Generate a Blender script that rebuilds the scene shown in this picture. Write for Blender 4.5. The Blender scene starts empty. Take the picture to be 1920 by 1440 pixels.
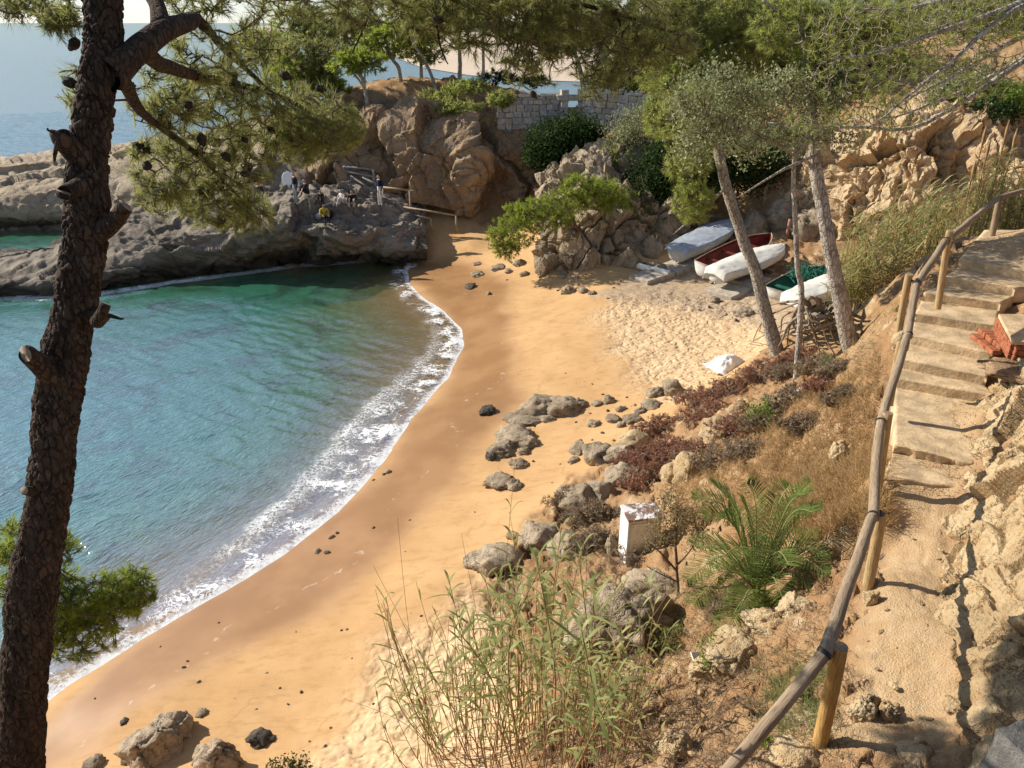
import bpy, bmesh, math, random
import numpy as np
from mathutils import Vector, Matrix
SC = bpy.context.scene
# ---------------------------------------------------------------- camera, sky, sun, exposure
FPX, PITCH, EYE = 1480.0, math.radians(24.6), 12.0          # focal length in photo pixels (1920 wide)
cam_d = bpy.data.cameras.new('camera'); cam = bpy.data.objects.new('camera', cam_d)
SC.collection.objects.link(cam); SC.camera = cam
cam.location = (0, 0, EYE); cam.rotation_euler = (math.pi/2 - PITCH, 0, 0)
cam_d.sensor_fit = 'HORIZONTAL'; cam_d.sensor_width = 36.0; cam_d.lens = 36.0*FPX/1920
cam_d.clip_start = 0.05; cam_d.clip_end = 40000
SUN_EL = math.radians(31.5); SUN_AZ = math.radians(-68)       # azimuth from +Y, clockwise positive
world = bpy.data.worlds.new('World'); SC.world = world; world.use_nodes = True
wn = world.node_tree; wn.nodes.clear()
sky = wn.nodes.new('ShaderNodeTexSky'); sky.sky_type = 'NISHITA'; sky.sun_disc = False
sky.sun_elevation = SUN_EL; sky.sun_rotation = SUN_AZ % (2*math.pi)
sky.air_density = 1.0; sky.dust_density = 0.1; sky.ozone_density = 2.5; sky.altitude = 200
bg = wn.nodes.new('ShaderNodeBackground'); bg.inputs[1].default_value = 0.085
wo = wn.nodes.new('ShaderNodeOutputWorld')
tint = wn.nodes.new('ShaderNodeMix'); tint.data_type = 'RGBA'; tint.blend_type = 'MULTIPLY'; tint.inputs[0].default_value = 1; tint.inputs[7].default_value = (.94, 1.0, 1.10, 1)
hsv = wn.nodes.new('ShaderNodeHueSaturation'); hsv.inputs['Saturation'].default_value = .62; wn.links.new(sky.outputs[0], hsv.inputs['Color']); wn.links.new(hsv.outputs[0], tint.inputs[6]); wn.links.new(tint.outputs[2], bg.inputs[0]); wn.links.new(bg.outputs[0], wo.inputs[0])
sl = bpy.data.lights.new('sun', 'SUN'); sl.energy = 5.0; sl.angle = math.radians(0.5); sl.color = (1.0, 0.93, 0.82)
sun = bpy.data.objects.new('sun', sl); SC.collection.objects.link(sun)
SUN_DIR = Vector((math.sin(SUN_AZ)*math.cos(SUN_EL), math.cos(SUN_AZ)*math.cos(SUN_EL), math.sin(SUN_EL)))
sun.rotation_euler = SUN_DIR.to_track_quat('Z', 'Y').to_euler(); sun.location = (-40, 20, 40)
SC.view_settings.view_transform = 'Standard'; SC.view_settings.look = 'None'
SC.view_settings.exposure = 0.48; SC.view_settings.gamma = 1.0; SC.view_settings.use_curve_mapping = False
SC.cycles.max_bounces = 4; SC.cycles.transparent_max_bounces = 8
SC.cycles.diffuse_bounces = 2; SC.cycles.glossy_bounces = 2; SC.cycles.transmission_bounces = 4
SC.cycles.caustics_reflective = False; SC.cycles.caustics_refractive = False

# ---------------------------------------------------------------- authoring helpers
rng = np.random.default_rng(7)
_cp, _sp = math.cos(PITCH), math.sin(PITCH)
def rayd(px, py):
    dx = (np.asarray(px, float)-960)/FPX; dy = -(np.asarray(py, float)-720)/FPX
    return np.stack([dx, _cp+dy*_sp, -_sp+dy*_cp], -1)
def G(px, py, z):                       # a point of the photo at a known height
    d = rayd(px, py); t = (np.asarray(z, float)-EYE)/d[..., 2]
    return d*t[..., None]+np.array([0, 0, EYE])
def D(px, py, Y):                       # a point of the photo at a known distance north
    d = rayd(px, py); t = np.asarray(Y, float)/d[..., 1]
    return d*t[..., None]+np.array([0, 0, EYE])

def _hash(ix, iy, iz, seed):
    h = (ix.astype(np.int64)*374761393 + iy.astype(np.int64)*668265263 + iz.astype(np.int64)*2147483647 + seed*1274126177) & 0xffffffff
    h = ((h ^ (h >> 13))*1274126177) & 0xffffffff
    h = ((h ^ (h >> 16))*2246822519) & 0xffffffff
    h = h ^ (h >> 15)
    return (h & 0xffffff)/float(0xffffff)
def vnoise(P, seed=0):
    P = np.asarray(P, float); i = np.floor(P); fr = P-i; fr = fr*fr*fr*(fr*(fr*6-15)+10)
    x, y, z = i[..., 0], i[..., 1], i[..., 2]; r = 0
    for a in (0, 1):
        wx = fr[..., 0] if a else 1-fr[..., 0]
        for b in (0, 1):
            wy = fr[..., 1] if b else 1-fr[..., 1]
            for c in (0, 1):
                wz = fr[..., 2] if c else 1-fr[..., 2]
                r = r+wx*wy*wz*_hash(x+a, y+b, z+c, seed)
    return r*2-1
def fbm(P, octv=4, seed=0, gain=0.5):
    P = np.asarray(P, float); r = 0; a = 1; s = 0
    for k in range(octv):
        r = r+a*vnoise(P*2.03**k+k*17.3, seed+k); s += a; a *= gain
    return r/s
def ridged(P, octv=4, seed=0):
    P = np.asarray(P, float); r = 0; a = 1; s = 0
    for k in range(octv):
        r = r+a*(1-2*np.abs(vnoise(P*2.03**k+k*11.1, seed+k))); s += a; a *= .5
    return r/s
def worley(P, seed=0):
    P = np.asarray(P, float); i = np.floor(P); f1 = np.full(P.shape[:-1], 9.); f2 = f1.copy(); idc = np.zeros(P.shape[:-1])
    for a in (-1, 0, 1):
        for b in (-1, 0, 1):
            for c in (-1, 0, 1):
                x, y, z = i[..., 0]+a, i[..., 1]+b, i[..., 2]+c
                q = np.stack([x+_hash(x, y, z, seed), y+_hash(x, y, z, seed+1), z+_hash(x, y, z, seed+2)], -1)
                d = np.sqrt(((q-P)**2).sum(-1)); h = _hash(x, y, z, seed+3)
                m = d < f1
                f2 = np.where(m, f1, np.minimum(f2, d)); idc = np.where(m, h, idc); f1 = np.where(m, d, f1)
    return f1, f2, idc
def facet(P, seed=0, amp=1.0):          # blocks with randomly tilted flat faces
    P = np.asarray(P, float); i = np.floor(P); f1 = np.full(P.shape[:-1], 9.); f2 = f1.copy(); val = np.zeros(P.shape[:-1])
    for a in (-1, 0, 1):
        for b in (-1, 0, 1):
            for c in (-1, 0, 1):
                x, y, z = i[..., 0]+a, i[..., 1]+b, i[..., 2]+c
                q = np.stack([x+_hash(x, y, z, seed), y+_hash(x, y, z, seed+1), z+_hash(x, y, z, seed+2)], -1); dv = P-q
                d = np.sqrt((dv**2).sum(-1)); g = sum((_hash(x, y, z, seed+4+k)*2-1)*dv[..., k] for k in range(3))*amp+_hash(x, y, z, seed+3)-.5
                m = d < f1; f2 = np.where(m, f1, np.minimum(f2, d)); val = np.where(m, g, val); f1 = np.where(m, d, f1)
    return val, f2-f1
def sstep(a, b, x): t = np.clip((x-a)/(b-a), 0, 1); return t*t*(3-2*t)
def catmull(P, n):                      # resample control rows (axis 0) to n points
    P = np.asarray(P, float); m = len(P); t = np.linspace(0, m-1, n); i = np.clip(np.floor(t).astype(int), 0, m-2); u = (t-i).reshape((-1,)+(1,)*(P.ndim-1))
    p0, p1, p2, p3 = P[np.maximum(i-1, 0)], P[i], P[i+1], P[np.minimum(i+2, m-1)]
    return .5*((2*p1)+(-p0+p2)*u+(2*p0-5*p1+4*p2-p3)*u*u+(-p0+3*p1-3*p2+p3)*u**3)

# ---------------------------------------------------------------- mesh + object helpers
COL = SC.collection
def mesh(name, V, F, mats=(), midx=None, smooth=True, attrs=None):
    V = np.asarray(V, np.float32).reshape(-1, 3)
    Fs = F if isinstance(F, list) else [F]
    Fs = [np.asarray(f, np.int32) for f in Fs if len(f)]
    me = bpy.data.meshes.new(name); me.vertices.add(len(V)); me.vertices.foreach_set('co', V.ravel())
    nl = sum(f.size for f in Fs); nf = sum(len(f) for f in Fs)
    me.loops.add(nl); me.polygons.add(nf)
    me.loops.foreach_set('vertex_index', np.concatenate([f.ravel() for f in Fs]))
    tot = np.concatenate([np.full(len(f), f.shape[1], np.int32) for f in Fs])
    me.polygons.foreach_set('loop_start', (np.cumsum(tot)-tot).astype(np.int32))
    for m in mats: me.materials.append(m)
    if midx is not None: me.polygons.foreach_set('material_index', np.asarray(midx, np.int32))
    me.update(calc_edges=True)
    me.polygons.foreach_set('use_smooth', np.full(nf, bool(smooth)))
    for k, v in (attrs or {}).items():
        a = me.attributes.new(k, 'FLOAT', 'POINT'); a.data.foreach_set('value', np.asarray(v, np.float32).ravel())
    return me
def link(name, data, parent=None, loc=None, rot=None, scale=None):
    o = bpy.data.objects.new(name, data); COL.objects.link(o)
    if parent: o.parent = parent
    if loc is not None: o.location = tuple(float(v) for v in loc)
    if rot is not None: o.rotation_euler = rot
    if scale is not None: o.scale = scale
    return o
def tag(o, label, cat, group=None, kind=None):
    if label: o['label'] = label
    if cat: o['category'] = cat
    if group: o['group'] = group
    if kind: o['kind'] = kind
    return o
def thing(name, loc, label, cat, group=None, rz=0):
    return tag(link(name, None, None, loc, (0, 0, rz)), label, cat, group)
def struct(o): o['kind'] = 'structure'; return o
def stuff(o): o['kind'] = 'stuff'; return o
class MB:                               # collects numpy pieces for one mesh
    def __init__(s): s.V = []; s.T = []; s.Q = []; s.n = 0; s.tm = []; s.qm = []; s.A = []
    def add(s, V, F, mi=0, tint=0.5):
        V = np.asarray(V, float).reshape(-1, 3); F = np.asarray(F, int); s.V.append(V)
        (s.T if F.shape[1] == 3 else s.Q).append(F+s.n)
        (s.tm if F.shape[1] == 3 else s.qm).append(np.full(len(F), mi))
        s.A.append(np.broadcast_to(np.asarray(tint, float), (len(V),))); s.n += len(V); return s
    def build(s, name, mats, smooth=True, off=None):
        V = np.concatenate(s.V); V = V if off is None else V-np.asarray(off)
        F = []; mi = []
        if s.T: F.append(np.concatenate(s.T)); mi.append(np.concatenate(s.tm))
        if s.Q: F.append(np.concatenate(s.Q)); mi.append(np.concatenate(s.qm))
        return mesh(name, V, F, mats, np.concatenate(mi), smooth, {'tint': np.concatenate(s.A)})
def grid_faces(nu, nv, wrap=False):
    a = np.arange(nu*nv).reshape(nu, nv)
    if wrap: a = np.concatenate([a, a[:, :1]], 1)
    return np.stack([a[:-1, :-1], a[:-1, 1:], a[1:, 1:], a[1:, :-1]], -1).reshape(-1, 4)
def frames(P):
    P = np.asarray(P, float); t = np.gradient(P, axis=0); t /= np.linalg.norm(t, axis=1)[:, None]+1e-9
    ref = np.array([0.31, .95, .05]); a = np.cross(t, ref); a /= np.linalg.norm(a, axis=1)[:, None]+1e-9
    return t, a, np.cross(t, a)
def tube(P, R, sides=8, cap=True):
    P = np.asarray(P, float); R = np.broadcast_to(np.asarray(R, float), (len(P),)); t, a, b = frames(P)
    th = np.arange(sides)/sides*2*math.pi
    V = P[:, None]+R[:, None, None]*(np.cos(th)[None, :, None]*a[:, None]+np.sin(th)[None, :, None]*b[:, None])
    V = V.reshape(-1, 3); F = grid_faces(len(P), sides, True)
    if cap:
        n = len(V); V = np.concatenate([V, P[:1], P[-1:]]); k = np.arange(sides); k2 = (k+1) % sides; L = (len(P)-1)*sides
        F = np.concatenate([F, np.stack([k2, k, k*0+n, k*0+n], 1)[:, :], np.stack([L+k, L+k2, k*0+n+1, k*0+n+1], 1)])
        q = F[:-2*sides]; tr = F[-2*sides:, :3]; return V, q, tr
    return V, F, None
def add_tube(mb, P, R, sides=8, mi=0, tint=.5, cap=True):
    V, q, tr = tube(P, R, sides, cap); n0 = mb.n; mb.add(V, q, mi, tint)
    if tr is not None: mb.T.append(tr+n0); mb.tm.append(np.full(len(tr), mi))
def add_segs(mb, A, B, ra, rb, mi=0, tint=.5):   # many thin three-sided twigs at once
    A = np.asarray(A, float); B = np.asarray(B, float); n = len(A)
    if n == 0: return
    t = B-A; t /= np.linalg.norm(t, axis=1)[:, None]+1e-9; ref = np.array([.3, .2, .93]); a = np.cross(t, ref); a /= np.linalg.norm(a, axis=1)[:, None]+1e-9; b = np.cross(t, a)
    ra = np.broadcast_to(np.asarray(ra, float), (n,)); rb = np.broadcast_to(np.asarray(rb, float), (n,)); V = np.zeros((n, 6, 3))
    for k in range(3):
        c = math.cos(k*2.0944)*a+math.sin(k*2.0944)*b
        V[:, k] = A+c*ra[:, None]; V[:, 3+k] = B+c*rb[:, None]
    base = np.arange(n)[:, None]*6
    F = np.concatenate([base+np.array([[0, 1, 4, 3]]), base+np.array([[1, 2, 5, 4]]), base+np.array([[2, 0, 3, 5]])])
    mb.add(V, F, mi, tint)
def box_vf(c, s, R=None):
    s = np.asarray(s, float)/2; k = np.array([[-1, -1, -1], [1, -1, -1], [1, 1, -1], [-1, 1, -1], [-1, -1, 1], [1, -1, 1], [1, 1, 1], [-1, 1, 1]])*s
    if R is not None: k = k@np.asarray(R).T
    return k+np.asarray(c), np.array([[0, 3, 2, 1], [4, 5, 6, 7], [0, 1, 5, 4], [1, 2, 6, 5], [2, 3, 7, 6], [3, 0, 4, 7]])
def unit(n):
    v = rng.normal(size=(n, 3)); return v/np.linalg.norm(v, axis=1)[:, None]
def bevel_mesh(me, w, seg=2):
    b = bmesh.new(); b.from_mesh(me); bmesh.ops.remove_doubles(b, verts=b.verts, dist=1e-5)
    bmesh.ops.bevel(b, geom=list(b.edges), offset=w, segments=seg, affect='EDGES', profile=.6)
    b.to_mesh(me); b.free(); return me

# ---------------------------------------------------------------- materials
class N:
    def __init__(s, name):
        s.m = bpy.data.materials.new(name); s.m.use_nodes = True; s.t = s.m.node_tree; s.t.nodes.clear()
        s.out = s.t.nodes.new('ShaderNodeOutputMaterial'); s._co = None
    def node(s, ty, ins=None, **pr):
        n = s.t.nodes.new(ty)
        for k, v in pr.items(): setattr(n, k, v)
        for k, v in (ins or {}).items(): s.put(n.inputs[k], v)
        return n
    def put(s, sock, v):
        if isinstance(v, bpy.types.NodeSocket): s.t.links.new(v, sock)
        elif v is not None:
            if isinstance(v, (tuple, list)) and len(v) == 3 and sock.type == 'RGBA': v = (*v, 1)
            sock.default_value = v
    def co(s, scale=None, kind='geo'):
        if kind == 'geo': c = s.node('ShaderNodeNewGeometry').outputs['Position']
        else: c = s.node('ShaderNodeTexCoord').outputs['Object']
        if scale is not None: c = s.node('ShaderNodeVectorMath', {0: c, 1: scale}, operation='MULTIPLY').outputs[0]
        return c
    def noise(s, sc, det=4, rough=.55, co=None, dist=0, col=False):
        n = s.node('ShaderNodeTexNoise', {'Vector': co or s.co(), 'Scale': sc, 'Detail': det, 'Roughness': rough, 'Distortion': dist})
        return n.outputs['Color' if col else 'Fac']
    def vor(s, sc, co=None, feature='F1', out='Distance', rnd=1):
        return s.node('ShaderNodeTexVoronoi', {'Vector': co or s.co(), 'Scale': sc, 'Randomness': rnd}, feature=feature).outputs[out]
    def ramp(s, f, stops):
        r = s.node('ShaderNodeValToRGB', {0: f}); el = r.color_ramp.elements
        while len(el) < len(stops): el.new(.5)
        for e, (p, c) in zip(el, stops):
            e.position = p; e.color = (c, c, c, 1) if isinstance(c, (int, float)) else (*c, 1)
        return r.outputs[0]
    def mix(s, f, a, b, mode='MIX'):
        n = s.node('ShaderNodeMix', data_type='RGBA', blend_type=mode); s.put(n.inputs[0], f); s.put(n.inputs[6], a); s.put(n.inputs[7], b); return n.outputs[2]
    def math(s, op, a, b=None, c=None, clamp=False):
        n = s.node('ShaderNodeMath', operation=op, use_clamp=clamp); s.put(n.inputs[0], a)
        if b is not None: s.put(n.inputs[1], b)
        if c is not None: s.put(n.inputs[2], c)
        return n.outputs[0]
    def mapr(s, v, a, b, c=0, d=1, smooth=True):
        return s.node('ShaderNodeMapRange', {0: v, 1: a, 2: b, 3: c, 4: d}, interpolation_type='SMOOTHSTEP' if smooth else 'LINEAR').outputs[0]
    def attr(s, name): return s.node('ShaderNodeAttribute', attribute_name=name).outputs['Fac']
    def bump(s, h, st=.5, d=.05, nrm=None):
        return s.node('ShaderNodeBump', {'Height': h, 'Strength': st, 'Distance': d, **({'Normal': nrm} if nrm else {})}).outputs[0]
    def pbr(s, col, rough=.8, nrm=None, spec=.3, metal=0, **kw):
        return s.node('ShaderNodeBsdfPrincipled', {'Base Color': col, 'Roughness': rough, 'Specular IOR Level': spec, 'Metallic': metal, **({'Normal': nrm} if nrm else {}), **kw}).outputs[0]
    def end(s, sh): s.t.links.new(sh, s.out.inputs[0]); return s.m
def leaf_mat(name, c0, c1, trans=.35, rough=.55, spec=.3):
    n = N(name); t = n.attr('tint'); nz = n.noise(1.7, 3)
    c = n.mix(t, c0, c1); c = n.mix(n.mapr(nz, .35, .7, 0, .35), c, tuple(v*.55 for v in c0))
    p = n.pbr(c, rough, spec=spec); tr = n.node('ShaderNodeBsdfTranslucent', {'Color': n.mix(.5, c, tuple(min(1, v*1.5) for v in c1))}).outputs[0]
    return n.end(n.node('ShaderNodeMixShader', {0: trans, 1: p, 2: tr}).outputs[0])
def plain_mat(name, c, rough=.7, var=.25, sc=6, bump=.2, bd=.01, spec=.3, kind='geo', metal=0):
    n = N(name); co = n.co(kind=kind); nz = n.noise(sc, 5, .6, co); nz2 = n.noise(sc*6, 3, .6, co)
    d = tuple(v*(1-var) for v in c); l = tuple(min(1, v*(1+var*.5)) for v in c)
    col = n.mix(n.mapr(nz, .3, .7), d, l); col = n.mix(n.mapr(nz2, .5, .75, 0, var), col, tuple(v*.6 for v in c))
    return n.end(n.pbr(col, rough, n.bump(nz2, bump, bd), spec, metal))
def rock_mat(name, c0, c1, c2, sc=1.0, strat=(1, 1, 3), dark=(.05, .045, .04), crackd=.5, tide=False):
    n = N(name); co = n.co(); cs = n.co(strat)
    big = n.noise(.55*sc, 5, .6, co); med = n.noise(2.4*sc, 5, .65, cs, .6); fine = n.noise(16*sc, 3, .7, co)
    wob = n.node('ShaderNodeVectorMath', {0: cs, 1: n.node('ShaderNodeVectorMath', {0: n.noise(1.5*sc, 3, .6, co, col=True), 'Scale': .9}, operation='SCALE').outputs[0]}, operation='ADD').outputs[0]
    ed = n.vor(1.1*sc, wob, 'DISTANCE_TO_EDGE'); ed2 = n.vor(3.6*sc, wob, 'DISTANCE_TO_EDGE')
    c = n.mix(n.mapr(big, .35, .65), c0, c1); c = n.mix(n.mapr(med, .45, .72), c, c2)
    c = n.mix(n.mapr(fine, .5, .8, 0, .5), c, tuple(v*.6 for v in c0))
    crack = n.mapr(ed, 0, .045, 1, 0); crack2 = n.mapr(ed2, 0, .05, 1, 0)
    brk = n.mapr(n.noise(.9*sc, 3, .6, co), .48, .62)                 # cracks only here and there
    cm = n.math('MULTIPLY', n.math('ADD', crack, n.math('MULTIPLY', crack2, .45), clamp=True), n.math('MULTIPLY', brk, crackd))
    c = n.mix(cm, c, dark)
    if tide:                                                          # black lichen and weed stain above the water line
        zz = n.math('ADD', n.node('ShaderNodeSeparateXYZ', {0: co}).outputs[2], n.math('MULTIPLY', n.math('SUBTRACT', big, .5), 1.6)); c = n.mix(n.mapr(zz, .35, 1.15, .85, 0), c, (.045, .042, .032))
    c = n.mix(n.mapr(n.noise(.35*sc, 4, .65, n.co((1, 1, .25))), .52, .68, 0, .45), c, tuple(v*.5 for v in c2))
    h = n.math('ADD', n.math('MULTIPLY', med, .7), n.math('MULTIPLY', fine, .35)); h = n.math('SUBTRACT', h, n.math('MULTIPLY', cm, .6))
    return n.end(n.pbr(c, .9, n.bump(h, 1.0, .16/sc), .15))
# ================================================================ LAND: one height field for beach, slope, headland and sea bed
SHORE = [(85,1325,.8),(200,1245,1.0),(300,1185,1.2),(420,1115,1.6),(560,1025,2.2),(640,960,2.7),(700,895,3.0),(770,800,3.0),(800,760,2.8),(850,705,2.5),(875,650,2.0),(870,615,1.7),(840,585,1.5),(800,560,1.3),(770,530,1.3),(768,505,1.3),(778,490,1.0)]
ROCKSHORE = [(735,484,.6),(700,487,.5),(640,495,.4),(560,500,.4),(450,515,.4),(330,530,.4),(240,545,.5),(150,558,.6),(0,562,.6),(-300,575,.6)]
CP = [(a, b, .03) for a, b, _ in SHORE]+[(a, b, -.1 if a > 720 else -.8) for a, b, _ in ROCKSHORE]
CP += [(600,600,-.75),(450,650,-1.7),(300,800,-2.2),(500,850,-.95),(620,820,-.42),(350,1000,-.65),(220,1090,-.45),(700,690,-.32),(740,600,-.28),(660,530,-.6),(500,570,-1.2),(0,700,-1.5),(100,1200,-.5),(-100,1000,-2),(0,1380,-.1),(430,950,-.7),(560,900,-.5),(200,900,-2.3),(300,620,-1.2),
 (900,600,.30),(880,560,.22),(940,700,.45),(1000,640,.7),(1100,640,1.0),(1150,700,1.0),(1050,560,.8),(900,520,.4),(850,478,.45),(930,465,.9),(880,455,1.0),(800,467,.6),(1000,540,.7),(1100,560,1.1),(1250,640,1.2),(1400,620,1.4),(1300,560,1.4),(1200,545,1.4),(1430,580,1.6),(1280,500,1.6),(1400,520,1.8),(1520,540,2.1),(1330,460,2.0),(1480,470,2.3),
 (150,1330,.2),(300,1300,.5),(450,1200,.4),(600,1120,.45),(700,1000,.4),(800,900,.35),(900,850,.5),(850,1000,.7),(700,1200,.8),(600,1350,.8),(500,1430,1.0),(250,1430,.7),(100,1400,.2),(800,1100,.9),(950,950,.8),(1000,820,.6),(1050,780,.7),(1150,800,1.0),(1250,730,1.2),(760,1350,1.2),(860,760,.3),
 # slope between beach and path
 (900,1070,1.0),(980,1010,1.1),(1060,930,1.1),(1110,890,1.1),(1180,840,1.3),(1260,780,1.5),(1340,710,1.7),(1420,665,1.9),(960,1200,1.4),(900,1440,2.0),(1000,1440,2.9),(1100,1440,3.9),(1200,1440,4.8),(1300,1440,5.7),(1000,1300,2.0),
 (1100,1250,2.8),(1160,1180,2.9),(1230,1110,2.8),(1180,1050,2.2),(1100,1080,1.8),(1040,1100,1.4),(1300,1240,4.2),(1360,1200,4.5),(1410,1140,4.3),(1330,1000,3.4),(1420,1000,4.5),(1500,1000,5.1),(1560,1100,5.5),(1500,1250,5.7),(1420,1350,5.9),(1500,1400,6.2),(1600,900,5.7),(1560,850,5.3),(1500,850,4.8),(1400,880,3.9),(1300,850,2.5),(1230,870,1.9),(1380,780,3.0),(1480,700,3.5),(1550,750,4.9),(1455,652,3.3),(1620,780,5.95),(1600,650,5.0),(1650,700,5.9),(1660,600,6.2),(1640,560,5.7),(1550,600,3.6),(1700,540,6.9),(1740,500,7.1),(1800,450,7.3),
 # path
 (1560,1370,6.4),(1700,1400,6.45),(1700,1250,6.35),(1640,1200,6.3),(1700,1100,6.27),(1650,1085,6.25),(1720,960,6.27),(1670,930,6.3),(1790,935,6.35),(1690,840,6.4),(1820,860,6.45),(1690,735,6.5),(1850,745,6.55),(1700,640,6.85),(1860,660,6.9),(1735,565,7.2),(1880,580,7.2),(1800,500,7.55),(1910,520,7.55),(1862,440,7.7),(1915,430,7.75),
 # bank right of the path
 (1800,1100,6.33),(1860,1150,6.5),(1860,1000,6.5),(1915,1000,6.8),(1915,1200,6.8),(1850,1350,6.52),(1915,1400,6.75),(1890,850,6.85),(1918,760,7.1)]
P3 = [tuple(G(*c)) for c in CP]
P3 += [(0,5,5.5),(0,2,8.2),(-3.5,3.2,6.5),(-6,5,3.5),(-9,6,1.5),(-14,7,-.5),(3,2,7.0),(4.6,3,7.2),(5.6,5,7.5),(6.5,6,8),(8,8,8.7),(9,11,8.9),(11,13,9),(13,16,8.6),(16,19,7.9),(20,22,7.5),(-3,7,2.2),(-6,8,1.3),(0,-4,9.5),(8,0,10),(-8,-3,6),(-16,0,0),(20,8,12),
 (-20,10,-3),(-30,20,-5),(-30,30,-5),(-22,24,-3.5),(-50,20,-7),(-60,50,-8),(-45,35,-6),(-60,-5,-7),(-34,44,-4),(-45,60,-6),(-30,62,-4),(-18,66,-3),(-40,80,-8),(-10,74,-3),(5,80,-2),(20,85,-1),(-60,90,-9),
 # gully with reeds and ground under the right hand cliff
 (12,21,4.6),(14.5,21,5.8),(13,25,3.4),(17,25,3.8),(21,27,4.5),(14,30,2.4),(18,30,2.8),(12,34,2.1),(15,34,2.1),(19,33,2.5),(23,32,3.5),(21.5,40,8.0),(28,34,7),(17.5,43,7.2),(14,45,6.5),(11.5,42,2.8),(9,42,2.8),(14,48.5,8.2),(26,44,10),(32,30,10),(35,45,14),(20,50,11),
 # headland: rocky shelf, cliff foot, plateau
 (-12,45.3,2.6),(-15,43.5,2.0),(-19,42.5,1.6),(-9,45,2.4),(-8,43.6,1.0),(-12,41.5,.2),(-17,40.5,.2),(-22,40,.0),(-9,41.8,-.2),(-6.5,44.5,1.6),(-4,45,1.5),(-23.5,46,1.0),(-30,54,2.6),(-34,56,2.4),(-30,51,.4),(-26,50,.6),(-22,50.5,2.6),(-17,49.5,3.4),(-30,46.5,-1.2),(-27,46.3,-1.0),(-34,46,-1.6),(-31,44.5,-.6),(-28,48.2,-.6),(-13,48.5,5.2),(-38,52,-.5),
 (-10,50.5,7.6),(-7,52,8.4),(-4,52,8.2),(-1,52,8.0),(1.6,52,8.0),(-13,53,7.0),(-18,54,6.0),(-8,58,7.5),(-14,60,5),(0,60,7),(9,56,8.0),(7.5,49,8.0),(3.8,49,7.2),(4.2,53,6.0),(4.8,58,4.0),(-4,46.5,2.0),(-1,46.2,2.0),(1.5,46,2.5),(3,45,4.5),(5,44.5,5.2),(7,44,5.6),(4,41.5,3.2),(6.5,41,3.6),(3.5,39,2.4),(6,38.5,2.2),(8,39,2.4),(0,66,2),(10,66,6),(-20,58,3)]
CXY = np.array(P3)[:, :2]; CZ = np.array(P3)[:, 2]
def _phi(A, B): return np.sqrt(((A[:, None, :]-B[None])**2).sum(-1)+.5**2)
_A = -_phi(CXY, CXY)+np.eye(len(CZ))*.03
_Pm = np.concatenate([np.ones((len(CZ), 1)), CXY], 1)
_S = np.linalg.solve(np.block([[_A, _Pm], [_Pm.T, np.zeros((3, 3))]]), np.concatenate([CZ, np.zeros(3)]))
_w, _c = _S[:-3], _S[-3:]
def Hs(x, y):                           # smooth height
    Q = np.stack([np.ravel(x), np.ravel(y)], -1); r = np.empty(len(Q))
    for i in range(0, len(Q), 20000):
        q = Q[i:i+20000]; r[i:i+20000] = -_phi(q, CXY)@_w+_c[0]+q@_c[1:]
    return r.reshape(np.shape(x))
def pdist(x, y, poly, closed=True):     # signed distance (positive inside) to a polygon in plan
    poly = np.asarray(poly, float)[:, :2]; x = np.asarray(x); y = np.asarray(y); d = np.full(x.shape, 1e9); ins = np.zeros(x.shape, bool); n = len(poly)
    for i in range(n if closed else n-1):
        a, b = poly[i], poly[(i+1) % n]; ab = b-a; t = np.clip(((x-a[0])*ab[0]+(y-a[1])*ab[1])/(ab@ab+1e-12), 0, 1)
        d = np.minimum(d, np.hypot(x-a[0]-t*ab[0], y-a[1]-t*ab[1]))
        c = ((a[1] > y) != (b[1] > y)) & (x < (b[0]-a[0])*(y-a[1])/(b[1]-a[1]+1e-12)+a[0]); ins ^= c
    return np.where(ins, d, -d) if closed else d
# raster of the smooth height for quick look-ups
_gx = np.arange(-62, 50.01, .25); _gy = np.arange(-6, 92.01, .25)
_R = Hs(*np.meshgrid(_gx, _gy, indexing='ij'))
def H(x, y):
    u = np.clip((np.asarray(x, float)+62)/.25, 0, len(_gx)-1.001); v = np.clip((np.asarray(y, float)+6)/.25, 0, len(_gy)-1.001)
    i = u.astype(int); j = v.astype(int); a = u-i; b = v-j
    return _R[i, j]*(1-a)*(1-b)+_R[i+1, j]*a*(1-b)+_R[i, j+1]*(1-a)*b+_R[i+1, j+1]*a*b
def on(px, py):                         # the ground point seen at a place in the photo
    d = rayd(px, py); sh = d.shape[:-1]; d = d.reshape(-1, 3); T = 3*(80/3.)**np.linspace(0, 1, 420)
    Q = d[:, None]*T[None, :, None]+np.array([0, 0, EYE]); g = Q[..., 2]-H(Q[..., 0], Q[..., 1])
    k = np.argmax(g < 0, 1); k = np.where((g < 0).any(1), np.maximum(k, 1), len(T)-1); r = np.arange(len(d))
    g0, g1 = g[r, k-1], g[r, k]; w = np.clip(g0/(g0-g1+1e-9), 0, 1); t = T[k-1]*(1-w)+T[k]*w
    Q = d*t[:, None]+np.array([0, 0, EYE]); Q[:, 2] = H(Q[:, 0], Q[:, 1]); return Q.reshape(sh+(3,))
def onl(L): return on(np.array([a[0] for a in L], float), np.array([a[1] for a in L], float))
SH = np.array([G(a, b, .02) for a, b, _ in SHORE+ROCKSHORE]); SHW = np.array([c for _, _, c in SHORE+ROCKSHORE])
LOWER = [tuple(G(-200, 1480, 0)[:2])]
WETP = np.concatenate([SH[:17, :2][::-1], G(np.array([0, 60, 200, 330, 440, 560, 700, 820, 880, 900, 950, 960, 930, 960, 880]), np.array([1500, 1440, 1400, 1330, 1250, 1165, 1050, 955, 900, 820, 760, 700, 620, 560, 498]), np.array([.2]*5+[.35]*10))[:, :2]])
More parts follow.
